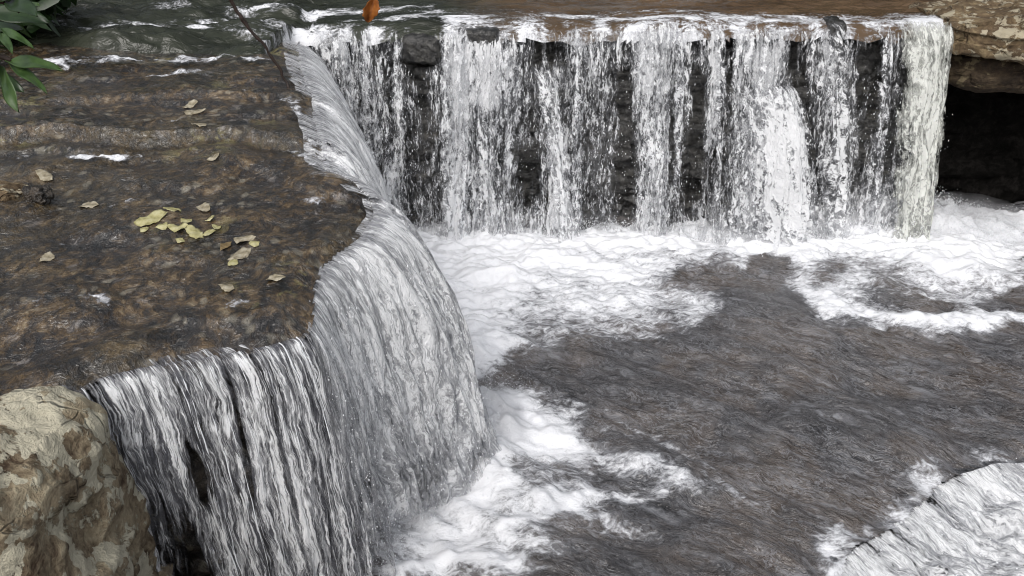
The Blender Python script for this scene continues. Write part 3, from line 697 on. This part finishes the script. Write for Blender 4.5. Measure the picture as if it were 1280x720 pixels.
# bottom right: the outflow tumbling over the next drop
def outflow():
    w = empty('waterfall', (2.4, 2.8, -.4), 'white foaming water tumbling over the pool lip in the lower right corner', 'waterfall')
    n = 520; L = np.concatenate([[0], np.cumsum(np.linalg.norm(np.diff(LIP, axis=0), axis=1))]); f = np.linspace(0, L[-1], n)
    P = np.stack([np.interp(f, L, LIP[:, i]) for i in (0, 1)], -1)
    dirx, diry = .80, -.60
    for k, (lift, am, sd_) in enumerate(((.0, 1.1, 31), (.05, .85, 32))):
        g = np.linspace(-.07, 2.3, 330)[:, None]; S = np.broadcast_to(g, (330, n))
        Fm = np.broadcast_to(f[None], S.shape)
        X = P[None, :, 0]+dirx*S; Y = P[None, :, 1]+diry*S
        Sx = np.clip(S, 0, 9)
        Z = -.045-.62*Sx+.16*np.tanh(Sx*2.2)*0-.10*np.clip(.15-Sx, 0, 1)*0
        Z = Z+sstep(0, .3, S)*(.08*fbm(Fm*5, S*3.5, 0, 4, sd_)+.035*fbm(Fm*14, S*8, 0, 3, sd_+1))+.10*sstep(.15, .6, S)*(1-sstep(.6, 1.4, S))+lift*sstep(.05, .4, S)
        D = (am-(.22+.4*fbm(Fm*8, 0, 0, 3, 88))*(1-sstep(.0, .34, S))+.28*fbm(Fm*6, S*1.6, 0, 3, sd_+4))*sstep(-.07, .02, S)
        grid('water_sheet', np.stack([X, Y, Z], -1), M['fall_foam'], w, uv=np.stack([Fm, S], -1), attrs={'dens': np.clip(D, 0, 1.3)}, flip=True)
    # the rock it slides over
    g = np.linspace(-.10, 2.4, 60)[:, None]; S = np.broadcast_to(g, (60, n)); X = P[None, :, 0]+dirx*S; Y = P[None, :, 1]+diry*S
    Z = -.10-.62*np.clip(S, 0, 9)+.03*fbm(X*6, Y*6, 0, 4, 77)
    o = grid('rock_ramp', np.stack([X, Y, Z], -1), M['dark'], flip=True)
    tag(o, 'dark rock ramp hidden under the white outflow in the lower right', 'rock')
    return w, P
W3, LP = outflow()
n = 1200; ii = RNG.integers(60, 420, n); ss = RNG.random(n)*1.3
drops('spray', np.column_stack([LP[ii, 0]+.8*ss, LP[ii, 1]-.6*ss, -.0-.6*ss+.05+.10*RNG.random(n)**2*np.clip(ss*2, .2, 1)+.05*sstep(.1, .5, ss)-.06*(1-sstep(.0, .25, ss))]), .002+.004*RNG.random(n)**2, np.ones(n), W3)

# ------------------------------------------------------------------ foam and spray in the air (stuff)
def splash(name, cx, cy, z0, rx, ry, hz, n, rmin=.002, rmax=.006):
    x = RNG.normal(0, 1, n)*rx; y = RNG.normal(0, 1, n)*ry
    z = z0+hz*RNG.random(n)**2.2*np.exp(-(x/rx)**2*.4)
    return np.column_stack([cx+x, cy+y, z]), rmin+(rmax-rmin)*RNG.random(n)**3
parts = []
p = at_z(1120, 285, .0); parts.append(splash('s', p[0], p[1]-.05, .05, .50, .16, .30, 9000))
p = at_z(985, 290, .0); parts.append(splash('s', p[0], p[1], .02, .22, .10, .22, 3000))
p = at_z(1230, 300, .0); parts.append(splash('s', p[0], p[1], .0, .35, .15, .18, 3000))
p = at_z(700, 292, .0); parts.append(splash('s', p[0], p[1], .0, .80, .06, .14, 5000))
p = at_z(610, 520, .0); parts.append(splash('s', p[0], p[1], .0, .12, .16, .22, 5000, .0008, .0022))
p = at_z(520, 600, .0); parts.append(splash('s', p[0], p[1], .0, .20, .22, .16, 6000, .0008, .0024))
C_ = np.vstack([a for a, _ in parts]); r_ = np.concatenate([b for _, b in parts])
drops('spray', C_, r_, np.ones(len(r_)))
# ribbons of white water at the foot of each shelf step
def ribbon(name, pts_px, zfun, width, amp, seed):
    Q = np.array([at_z(x, y, z)[:2] for x, y, z in pts_px]); S = catmull(Q, 40); n = len(S)
    T = np.gradient(S, axis=0); T /= np.linalg.norm(T, axis=1)[:, None]; NO = np.stack([-T[:, 1], T[:, 0]], -1)
    k = np.linspace(-1, 1, 26)[:, None]; wd = width*(.6+.5*fbm(np.linspace(0, 9, n), seed, 0, 3, seed))[None]
    X = S[None, :, 0]+NO[None, :, 0]*k*wd; Y = S[None, :, 1]+NO[None, :, 1]*k*wd
    D = amp*(1-k**2)*(1+.7*fbm(X*5, Y*5, 0, 3, seed+3))*endfade(np.broadcast_to(np.linspace(0, 1, n)[None], X.shape), .08)
    Z = zfun(X, Y)+.018+.02*np.clip(D, 0, 1)*(1+fbm(X*14, Y*18, 0, 3, seed+1))
    return np.stack([X, Y, Z], -1), D
RIB = [([(180, 330, 1.3), (260, 318, 1.3), (340, 325, 1.3)], .05, .32), ([(20, 300, 1.35), (90, 292, 1.35), (150, 300, 1.35)], .07, .36), ([(60, 150, 1.48), (160, 160, 1.48), (260, 150, 1.48)], .10, .38), ([(160, 410, 1.25), (240, 395, 1.25), (330, 380, 1.25)], .05, .36), ([(300, 250, 1.38), (380, 246, 1.38), (440, 262, 1.36)], .06, .34), ([(20, 400, 1.22), (80, 385, 1.24), (150, 380, 1.25)], .06, .34), ([(15, 118, 1.5), (70, 96, 1.5), (140, 92, 1.5), (220, 86, 1.5), (300, 86, 1.5), (362, 88, 1.5)], .20, .55), ([(0, 196, 1.45), (80, 188, 1.45), (170, 186, 1.45), (260, 176, 1.45), (300, 176, 1.45)], .07, .55),
       ([(100, 263, 1.4), (140, 250, 1.4), (180, 238, 1.4)], .05, .5), ([(300, 130, 1.48), (340, 122, 1.48), (385, 160, 1.45)], .14, .48), ([(350, 185, 1.43), (400, 205, 1.42), (440, 228, 1.4)], .09, .45), ([(140, 112, 1.5), (200, 106, 1.5), (330, 108, 1.5)], .10, .45)]
for i, (pts, wd, a) in enumerate(RIB):
    P, D = ribbon('foam', pts, shelf_z, wd, a, 300+i*7)
    o = grid('foam', P, M['foam'], attrs={'dens': np.clip(D, 0, 1.2)}); o['kind'] = 'stuff'

# ------------------------------------------------------------------ boulders and slabs
import bmesh
def rock(name, loc, size, mat, seed, power=3.2, amp=.08, freq=2.2, sub=6, layer=.0, bumps=(), parent=None, rotz=0., facet=0.):
    bm = bmesh.new(); bmesh.ops.create_icosphere(bm, subdivisions=sub, radius=1.)
    V = np.array([v.co[:] for v in bm.verts])
    n = V/np.linalg.norm(V, axis=1)[:, None]
    r = (np.abs(n)**power).sum(1)**(-1/power)
    P = n*r[:, None]
    sx = np.array(size); W = P*sx
    d = amp*fbm(W[:, 0]*freq+seed, W[:, 1]*freq, W[:, 2]*freq, 5, seed)
    d = d+amp*.5*np.abs(fbm(W[:, 0]*freq*2.7, W[:, 1]*freq*2.7+seed, W[:, 2]*freq*4, 3, seed+3))
    if layer: d = d+layer*(_h(np.floor(W[:, 2]/.07+.5*vnoise(W[:, 0]*4, W[:, 1]*4, 0, seed)).astype(np.int64), 0*W[:, 0].astype(np.int64), 0*W[:, 0].astype(np.int64), seed)-.5)
    W = W+n*d[:, None]
    if facet:
        rg = np.random.default_rng(seed); Q = rg.normal(0, 1, (90, 3)); Q = Q/np.linalg.norm(Q, axis=1)[:, None]*sx*1.05
        Wd = W+.05*np.stack([fbm(W[:, 0]*5, W[:, 1]*5, W[:, 2]*5+k*9, 3, seed+k) for k in range(3)], -1)
        best = np.full(len(W), 1e9); val = np.zeros(len(W)); ov = rg.random(90)-.5; tl = rg.normal(0, .25, (90, 3))
        for k in range(90):
            dd = np.linalg.norm((Wd-Q[k])*np.array([1, 1, 1.5]), axis=1); mm = dd < best; best = np.where(mm, dd, best); val = np.where(mm, ov[k]+((W-Q[k])*tl[k]).sum(1)/.15, val)
        W = W+n*(facet*val)[:, None]
    for c, rr, a in bumps:
        q = np.linalg.norm(W-np.array(c), axis=1); W = W+n*(a*np.exp(-(q/rr)**2))[:, None]
    for v, co in zip(bm.verts, W): v.co = co
    me = bpy.data.meshes.new(name); bm.to_mesh(me); bm.free()
    if mat: me.materials.append(mat)
    me.polygons.foreach_set('use_smooth', np.ones(len(me.polygons), bool))
    o = bpy.data.objects.new(name, me); COL.objects.link(o); o.location = loc; o.rotation_euler.z = rotz
    if parent is not None: o.parent = parent; o.location = np.array(loc)-np.array(parent.location)
    return o
b = rock('boulder', (-1.73, 2.03, .485), (.49, .40, .76), M['boulder'], 3, 5.5, .045, 2.6, 7, .02, facet=.045, bumps=[((.47, -.12, .16), .17, .11), ((.46, -.25, -.12), .24, .13)])
tag(b, 'tan lichen-patched boulder in the lower left corner', 'boulder')
# overhanging slab on the right
sl = empty('rock_slab', (4.4, 6.7, 1.4), 'brown layered rock slab jutting over the black hollow on the right', 'rock')
pL = at_y(1176, 60, 6.55)
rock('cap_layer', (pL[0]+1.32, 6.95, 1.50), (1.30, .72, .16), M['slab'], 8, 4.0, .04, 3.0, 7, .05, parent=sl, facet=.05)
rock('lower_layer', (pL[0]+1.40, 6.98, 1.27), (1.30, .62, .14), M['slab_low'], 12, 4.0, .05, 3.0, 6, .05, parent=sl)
# cavity behind/below: side and back rock
def cavity():
    xs = np.arange(3.0, 6.2, .03); zs = np.arange(-.35, 1.45, .03); X_, Z_ = np.meshgrid(xs, zs)
    Y_ = 7.12+strata(X_, Z_, 400)
    root = empty('rock_wall', (4.6, 8.4, 0), 'rock hollow with its shade painted black under the brown slab at the right edge', 'rock wall')
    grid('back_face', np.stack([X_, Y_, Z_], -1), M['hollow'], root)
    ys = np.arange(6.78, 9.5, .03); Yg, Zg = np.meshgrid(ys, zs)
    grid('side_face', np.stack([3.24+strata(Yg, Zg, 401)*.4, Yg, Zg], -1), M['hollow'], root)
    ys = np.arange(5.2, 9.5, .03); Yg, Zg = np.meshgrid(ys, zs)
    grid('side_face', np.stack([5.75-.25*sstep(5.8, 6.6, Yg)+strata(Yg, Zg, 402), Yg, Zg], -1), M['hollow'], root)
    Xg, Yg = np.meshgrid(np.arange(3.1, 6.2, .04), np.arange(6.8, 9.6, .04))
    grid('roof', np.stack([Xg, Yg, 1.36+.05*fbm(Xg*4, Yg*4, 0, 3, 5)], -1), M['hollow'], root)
cavity()
# dark blocks breaking the crest of the back fall
for px, py, sx, sz, lab in ((528, 62, .14, .11, 'dark square rock block breaking the crest, left of the others'), (598, 46, .15, .05, 'low dark rock under the crest ripples left of centre'), (1046, 40, .055, .08, 'small dark rock knob poking through the right of the crest')):
    p = at_y(px, py, CY-.01)
    o = rock('rock', (p[0], CY+.07, p[2]), (sx, .12, sz), M['dark'], int(px), 5., .02, 6., 5); tag(o, lab, 'rock')
p = at_z(6, 238, 1.38); zz = float(shelf_z(p[0], p[1])); o = rock('stone', (p[0]-.03, p[1], zz+.005), (.12, .09, .022), M['slab'], 41, 2.6, .02, 7., 5, facet=.015); tag(o, 'flat pale stone lying at the left edge of the brown shelf', 'stone')
p = at_z(47, 238, 1.40); zz = float(shelf_z(p[0], p[1])); o = rock('stone', (p[0], p[1], zz+.02), (.06, .055, .05), M['face'], 43, 2.6, .03, 7., 5, facet=.02); tag(o, 'dark brown stone standing beside the flat pale stone', 'stone')

# ------------------------------------------------------------------ leaves and twigs
def leaf_mesh(name, L, W, bend=.15, fold=.12, tip=1.6, lobes=0., seed=0, nu=13, nv=9):
    t = np.linspace(0, 1, nu); prof = np.sin(np.pi*t**(1/tip*1.1))**.8
    prof = np.where(t > .999, 0, prof)
    if lobes: prof = prof*(1+lobes*np.cos(t*26+seed))
    s = np.linspace(-1, 1, nv)
    X_ = t[None, :]*L+0*s[:, None]; Y_ = s[:, None]*prof[None]*W/2
    Z_ = fold*np.abs(Y_)-bend*L*(t[None]**2)+.02*L*np.sin(t[None]*9+seed+2*s[:, None])
    V = np.stack([X_, Y_, Z_], -1).reshape(-1, 3); idx = np.arange(nu*nv).reshape(nv, nu)
    F = np.stack([idx[:-1, :-1], idx[:-1, 1:], idx[1:, 1:], idx[1:, :-1]], -1).reshape(-1, 4)
    n = len(V); V2 = V-np.array([0, 0, .0012]); F2 = (F+n)[:, ::-1]
    rim = np.concatenate([idx[0, :], idx[1:, -1], idx[-1, -2::-1], idx[-2:0:-1, 0]]); rn = np.roll(rim, -1)
    F3 = np.stack([rim, rim+n, rn+n, rn], -1)
    return mesh_np(name, np.vstack([V, V2]), np.vstack([F, F2, F3]))
LEAVES = [  # px, py, length, width, angle, material, label
    (189, 272, .16, .085, 10, 'leaf_y', 'large yellow-green fallen leaf, leftmost of the bright cluster on the brown shelf'),
    (214, 260, .10, .05, -30, 'leaf_y', 'yellow leaf above the large leftmost one of the shelf cluster'),
    (252, 252, .085, .06, -10, 'leaf_p', 'pale leaf lying highest in the shelf cluster'),
    (240, 290, .16, .06, -15, 'leaf_y', 'long yellow leaf lying low in the middle of the shelf cluster'),
    (222, 284, .10, .05, 20, 'leaf_y', 'short yellow leaf touching the long low one of the shelf cluster'),
    (306, 297, .11, .055, -5, 'leaf_p', 'cream leaf lying right of the shelf leaf cluster'),
    (300, 320, .12, .075, 25, 'leaf_p', 'broad cream leaf below the other cream leaf right of the cluster'),
    (282, 306, .08, .05, 50, 'leaf_t', 'tan leaf left of the two cream leaves on the shelf'),
    (109, 249, .10, .06, 15, 'leaf_p', 'whitish leaf beside the small white trickle left on the lower terrace'),
    (345, 349, .085, .055, 35, 'leaf_p', 'pale leaf nearest the notch between the two near falls'),
    (283, 360, .08, .05, 0, 'leaf_p', 'pale leaf above the crest of the near thread veil'),
    (54, 314, .09, .05, 80, 'leaf_p', 'pale leaf near the left edge of the lower terrace'),
    (244, 136, .13, .07, -10, 'leaf_p', 'cream leaf, largest on the upper terrace'),
    (236, 120, .10, .06, 15, 'leaf_p', 'cream leaf lying farthest back on the upper terrace'),
    (247, 151, .11, .045, -25, 'leaf_p', 'narrow cream leaf just below the largest on the upper terrace'),
    (54, 216, .12, .06, -10, 'leaf_p', 'pale leaf behind the dark brown stone'),
    (266, 195, .07, .045, 30, 'leaf_p', 'small pale leaf at the foot of the terrace step'), (202, 283, 0.060, 0.050, 40, 'leaf_y', 'tiny yellow-green leaf scrap within the bright cluster in the middle of the brown shelf'), (233, 276, 0.055, 0.045, -20, 'leaf_y', 'tiny yellow-green leaf scrap within the bright cluster in the middle of the brown shelf'), (262, 292, 0.060, 0.040, 10, 'leaf_y', 'tiny yellow-green leaf scrap within the bright cluster in the middle of the brown shelf'), (272, 284, 0.050, 0.040, 60, 'leaf_y', 'tiny yellow-green leaf scrap within the bright cluster in the middle of the brown shelf'), (178, 286, 0.060, 0.040, -30, 'leaf_y', 'tiny yellow-green leaf scrap within the bright cluster in the middle of the brown shelf'), (225, 300, 0.050, 0.040, 0, 'leaf_y', 'tiny yellow-green leaf scrap within the bright cluster in the middle of the brown shelf'), (318, 306, 0.050, 0.045, 30, 'leaf_y', 'tiny yellow-green leaf scrap within the bright cluster in the middle of the brown shelf'), (292, 332, 0.050, 0.040, -15, 'leaf_y', 'tiny yellow-green leaf scrap within the bright cluster in the middle of the brown shelf'), (262, 272, 0.050, 0.035, 20, 'leaf_y', 'tiny yellow-green leaf scrap within the bright cluster in the middle of the brown shelf')]
for i, (px, py, L_, W_, an, mt, lab) in enumerate(LEAVES):
    zz = 1.4
    for _ in range(6):
        p = at_z(px, py, zz); zz = float(shelf_top(p[0], p[1]))+.02
    L_, W_ = L_*.82, W_*.9
    me = leaf_mesh('fallen_leaf', L_, W_*1.15, 0., .0, 1.0+.3*math.sin(i*1.7), .10, i)
    c, s_ = math.cos(R(an)), math.sin(R(an)); LV = np.array([v.co[:] for v in me.vertices]); LV[:, 0] -= L_/2
    LV[:, 1] += .18*L_*np.sin(LV[:, 0]/L_*3+i)                       # a bent midrib; the blade lies on the wet rock
    gx, gy = p[0]+c*LV[:, 0]-s_*LV[:, 1], p[1]+s_*LV[:, 0]+c*LV[:, 1]
    gz = shelf_z(gx, gy)+.007+LV[:, 2]+.006*fbm(gx*30, gy*30, 0, 2, i); z0 = float(gz.mean())
    me.vertices.foreach_set('co', np.ascontiguousarray(np.column_stack([gx-p[0], gy-p[1], gz-z0]), np.float32).ravel()); me.update()
    me.materials.append(M[mt]); me.polygons.foreach_set('use_smooth', np.ones(len(me.polygons), bool))
    o = bpy.data.objects.new('fallen_leaf', me); COL.objects.link(o); o.location = (p[0], p[1], z0)
    tag(o, lab, 'leaf', 'fallen leaves on the brown rock shelf')
# laurel sprig hanging in at the upper left
SPR = empty('laurel_branch', at_y(-40, 60, 2.1), 'green long-leaved branch reaching in at the upper left corner', 'branch')
stem = [at_y(-90, 30, 2.0), at_y(-45, 50, 2.05), at_y(-10, 66, 2.1), at_y(14, 76, 2.12)]
tube('stem', catmull(stem, 8), .006, M['twig'], SPR)
stem2 = [at_y(-90, -30, 2.1), at_y(-30, -10, 2.15), at_y(10, 5, 2.2), at_y(25, 14, 2.2)]
tube('stem', catmull(stem2, 8), .006, M['twig'], SPR)
def sprig_leaf(a, b, W_, mat, y0, y1, tw, bend=.1):
    A, B = at_y(*a, y0), at_y(*b, y1); d = B-A; L_ = np.linalg.norm(d); d = d/L_
    up = np.array([math.sin(R(tw)), -.55, math.cos(R(tw))]); yv = np.cross(up, d); yv /= np.linalg.norm(yv); zv = np.cross(d, yv)
    me = leaf_mesh('leaf', L_, W_, bend, .25, 1.1, 0, 3)
    V = np.array([v.co[:] for v in me.vertices]); V = A+V[:, :1]*d+V[:, 1:2]*yv+V[:, 2:]*zv
    me.vertices.foreach_set('co', np.ascontiguousarray(V, np.float32).ravel()); me.update()
    return link('leaf', me, mat, SPR)
g, dk = M['leaf_g'], M['leaf_d']
for a in (((6, 76), (70, 78), .040, g, 2.12, 2.02, 0), ((10, 78), (56, 106), .030, g, 2.12, 2.0, 30), ((2, 82), (16, 138), .040, g, 2.1, 2.0, -40), ((0, 74), (-40, 110), .04, g, 2.1, 2.0, 0), ((-2, 34), (38, 52), .022, g, 2.15, 2.05, 10),
          ((8, 2), (42, 12), .05, dk, 2.2, 2.1, 0), ((-20, 14), (60, 22), .07, dk, 2.3, 2.3, 10), ((0, 40), (14, 60), .02, g, 2.1, 2.0, 20), ((-10, 0), (28, -12), .05, dk, 2.2, 2.2, 0), ((22, 12), (46, 2), .03, g, 2.2, 2.15, 0), ((-20, 90), (30, 112), .045, dk, 2.3, 2.3, 0), ((-30, 40), (24, 30), .05, dk, 2.35, 2.3, 30)):
    sprig_leaf(*a)
# the bare stick leaning on the shelf
stk = [at_y(262, -60, 4.9), at_y(290, 0, 4.95), at_y(304, 26, 4.97), at_y(330, 56, 5.0), at_y(346, 80, 5.02), at_y(356, 100, 5.03), at_z(366, 118, 1.47)]
S = catmull(stk, 10); k = np.linspace(0, 1, len(S)); S = S+.006*np.stack([fbm(k*14, 1, 0, 3, 1), 0*k, fbm(k*14, 5, 0, 3, 2)], -1)
o = empty('stick', S[-1], 'thin bare dark stick leaning on the upper terrace', 'stick')
tube('shaft', S, .011*(1-.45*k)+.002*fbm(k*20, 3, 0, 2, 3), M['twig'], o)
tube('side_twig', catmull([S[30], S[30]+[-.05, .0, .05], S[30]+[-.09, .01, .14]], 6), .004, M['twig'], o)
# the dead leaf dangling from an overhead twig
dl = empty('dead_leaf', at_y(466, -10, 3.2), 'curled orange-brown dead leaf dangling at the top edge left of centre', 'leaf')
A, B = at_y(468, -4, 3.2), at_y(460, 29, 3.18); d = B-A; L_ = np.linalg.norm(d); d /= L_
me = leaf_mesh('blade', L_, .055, .12, 1.1, 1.2, .12, 2); V = np.array([v.co[:] for v in me.vertices]); V = A+V[:, :1]*d+V[:, 1:2]*np.array([1, .2, 0])+V[:, 2:]*np.array([.1, -1, 0])
me.vertices.foreach_set('co', np.ascontiguousarray(V, np.float32).ravel()); me.update(); link('blade', me, M['leaf_o'], dl)
tube('stalk', catmull([A, A+[.01, 0, .08], A+[-.03, .02, .30]], 6), .0025, M['twig'], dl)
o = tube('overhanging_branch', catmull([A+[-.03, .02, .30], A+[-.8, .1, .45], A+[-2.4, .2, .7], A+[-4.2, .3, .6]], 10), np.linspace(.006, .04, 31), M['twig'])
tag(o, 'thin branch overhead holding the orange dead leaf', 'branch')

# ------------------------------------------------------------------ fine mist where the falls strike, and the dark shrub on the far left bank
def mist_mat():
    m = N('mist'); v = m.n('VolumePrincipled'); v.inputs['Color'].default_value = (.95, .96, 1, 1); v.inputs['Density'].default_value = 1.1; v.inputs['Anisotropy'].default_value = .2
    m.t.links.new(v.outputs[0], m.out.inputs['Volume']); return m.m
M['mist'] = mist_mat()
for px, py, dy, z, sz in ((1090, 285, .0, .10, (.55, .20, .26)), (1190, 290, .05, .06, (.60, .24, .22)), (985, 288, .0, .05, (.28, .14, .24)), (600, 545, .0, .06, (.22, .24, .24)), (520, 610, .05, .04, (.26, .22, .22)), (720, 292, .08, .02, (.95, .10, .13))):
    p = at_z(px, py, 0); o = rock('mist', (p[0], p[1]+dy, z), sz, M['mist'], int(px), 2., .05, 4., 4); o['kind'] = 'stuff'
def shrub():
    c = at_y(-35, -8, 6.1); root = empty('shrub', (c[0]-.3, c[1], 1.6), 'dark leafy shrub behind the laurel branch at the far left edge', 'shrub')
    n = 900; d = RNG.normal(0, 1, (n, 3)); d /= np.linalg.norm(d, axis=1)[:, None]
    C3 = c+d*np.array([.72, .6, .42])*(RNG.random(n)**.45)[:, None]*(1+.3*fbm(d[:, 0]*3, d[:, 1]*3, d[:, 2]*3, 2, 4))[:, None]
    a = RNG.normal(0, 1, (n, 3)); a[:, 2] -= .5; a /= np.linalg.norm(a, axis=1)[:, None]
    b_ = np.cross(a, RNG.normal(0, 1, (n, 3))); b_ /= np.linalg.norm(b_, axis=1)[:, None]; nn = np.cross(a, b_)
    L_ = (.07+.07*RNG.random(n))[:, None]; prof = [(-1, 0, 0), (-.4, .30, -.03), (.3, .26, -.02), (1, 0, -.12), (.3, -.26, -.02), (-.4, -.30, -.03)]
    V = np.stack([C3+L_*(x*a+y*b_+z*nn) for x, y, z in prof], 1).reshape(-1, 3)
    base = (np.arange(n)*6)[:, None]
    F = np.vstack([base+np.array([[0, 1, 2, 3]]), base+np.array([[0, 3, 4, 5]])])
    o = link('foliage', mesh_np('foliage', V, F), M['leaf_d'], root, smooth=False)
    for k in range(5):
        e = c+np.array([RNG.normal(0, .35), RNG.normal(0, .3), .1*k-.1]); tube('stem', catmull([(c[0]-.5, c[1]+.1, 1.45), (c[0]-.3+.1*k, c[1], 1.75), e], 8), np.linspace(.02, .006, 17), M['twig'], root)
shrub()

# ------------------------------------------------------------------ the wood upstream (above the frame): its dark mass stands in the wet rock and the pool
def woodland():
    n = 15000
    x = RNG.uniform(-20, 18, n); z = 1.5+12*RNG.random(n)**.9; y = 14.5+.02*x*x*.5+4*RNG.random(n)
    keep = fbm(x*.35, z*.35, y*.2, 3, 700) > -.28-.0*z; keep &= z < 11+3*fbm(x*.3, 0, 0, 2, 701); x, y, z = x[keep], y[keep], z[keep]; n = len(x)
    a = RNG.normal(0, 1, (n, 3)); a /= np.linalg.norm(a, axis=1)[:, None]; b_ = np.cross(a, RNG.normal(0, 1, (n, 3))); b_ /= np.linalg.norm(b_, axis=1)[:, None]; L_ = (.25+.3*RNG.random(n))[:, None]
    C3 = np.column_stack([x, y, z]); V = np.stack([C3-L_*a, C3+.55*L_*b_, C3+L_*a, C3-.55*L_*b_], 1).reshape(-1, 3)
    o = link('woodland', mesh_np('woodland', V, (np.arange(n)*4)[:, None]+np.array([[0, 1, 2, 3]])), M['leaf_d'], smooth=False); o['kind'] = 'stuff'
woodland()

# ------------------------------------------------------------------ ground
def ground():
    xs = np.concatenate([np.arange(-60, -8, 2.), np.arange(-8, 9, .12), np.arange(9, 61, 2.)]); ys = np.concatenate([np.arange(-50, -3, 2.), np.arange(-3, 12, .12), np.arange(12, 71, 2.)])
    X_, Y_ = np.meshgrid(xs, ys)
    n = fbm(X_*.5, Y_*.5, 0, 5, 500)
    Z_ = np.full(X_.shape, -.6)
    Z_ = np.where(Y_ > 7.1, np.where(X_ < 3.4, 1.30, np.where(Y_ > 10.4, 1.5, -.6)), Z_)
    Z_ = np.where((X_ < -2.2) & (Y_ > 2.0), .6, Z_)
    # banks
    left = 3.0*sstep(-5.0, -9, X_)+.15*np.clip(-X_-9, 0, 60); right = 3.2*sstep(5.9, 8.5, X_)*sstep(1.5, 4.5, Y_)+.15*np.clip(X_-8, 0, 60)*sstep(1.5, 6, Y_)
    back = 3.2*sstep(10.5, 24, Y_)
    near = 1.70*sstep(1.45, .9, Y_)*sstep(2.0, .6, X_)+.06*np.clip(-Y_, 0, 60)
    down = -2.2*sstep(.9, 3.2, X_)*sstep(4.2, 2.2, Y_-.35*(X_-2))
    Z_ = Z_+left+right+back+near+down+.12*n+.02*fbm(X_*4, Y_*4, 0, 3, 501)
    o = grid('ground', np.stack([X_, Y_, Z_], -1), M['ground']); tag(o, kind='structure')
ground()

# ------------------------------------------------------------------ camera, light, sky
cam = bpy.data.cameras.new('camera'); co = bpy.data.objects.new('camera', cam); COL.objects.link(co)
co.location = (0, 0, H); co.rotation_euler = (R(90)-PITCH, 0, 0); cam.sensor_width = 36; cam.lens = FPX/1280*36; cam.clip_end = 500; cam.clip_start = .05
sc.camera = co
SUN_EL, SUN_AZ = R(46), R(196)                     # azimuth clockwise from +Y
W = bpy.data.worlds.new('World'); sc.world = W; W.use_nodes = True; nt = W.node_tree
bg = nt.nodes['Background']; sky = nt.nodes.new('ShaderNodeTexSky'); sky.sky_type = 'NISHITA'; sky.sun_disc = False
sky.sun_elevation = SUN_EL; sky.sun_rotation = SUN_AZ; sky.air_density = 1.; sky.dust_density = 4.; sky.ozone_density = 1.
hs = nt.nodes.new('ShaderNodeHueSaturation'); hs.inputs['Saturation'].default_value = .30
nt.links.new(sky.outputs[0], hs.inputs['Color']); nt.links.new(hs.outputs[0], bg.inputs[0]); bg.inputs[1].default_value = .15
sl_ = bpy.data.lights.new('sun', 'SUN'); sl_.energy = 1.0; sl_.angle = R(30); sl_.color = (1, .97, .93)
so = bpy.data.objects.new('sun', sl_); COL.objects.link(so)
dv = np.array([math.sin(SUN_AZ)*math.cos(SUN_EL), math.cos(SUN_AZ)*math.cos(SUN_EL), math.sin(SUN_EL)])
from mathutils import Vector
so.rotation_euler = Vector(dv).to_track_quat('Z', 'Y').to_euler()
vs = sc.view_settings; vs.view_transform = 'Standard'; vs.look = 'None'; vs.exposure = .14; vs.gamma = 1.; vs.use_curve_mapping = False
sc.cycles.use_denoising = True; sc.cycles.filter_width = 1.1
sc.cycles.transparent_max_bounces = 24; sc.cycles.max_bounces = 8
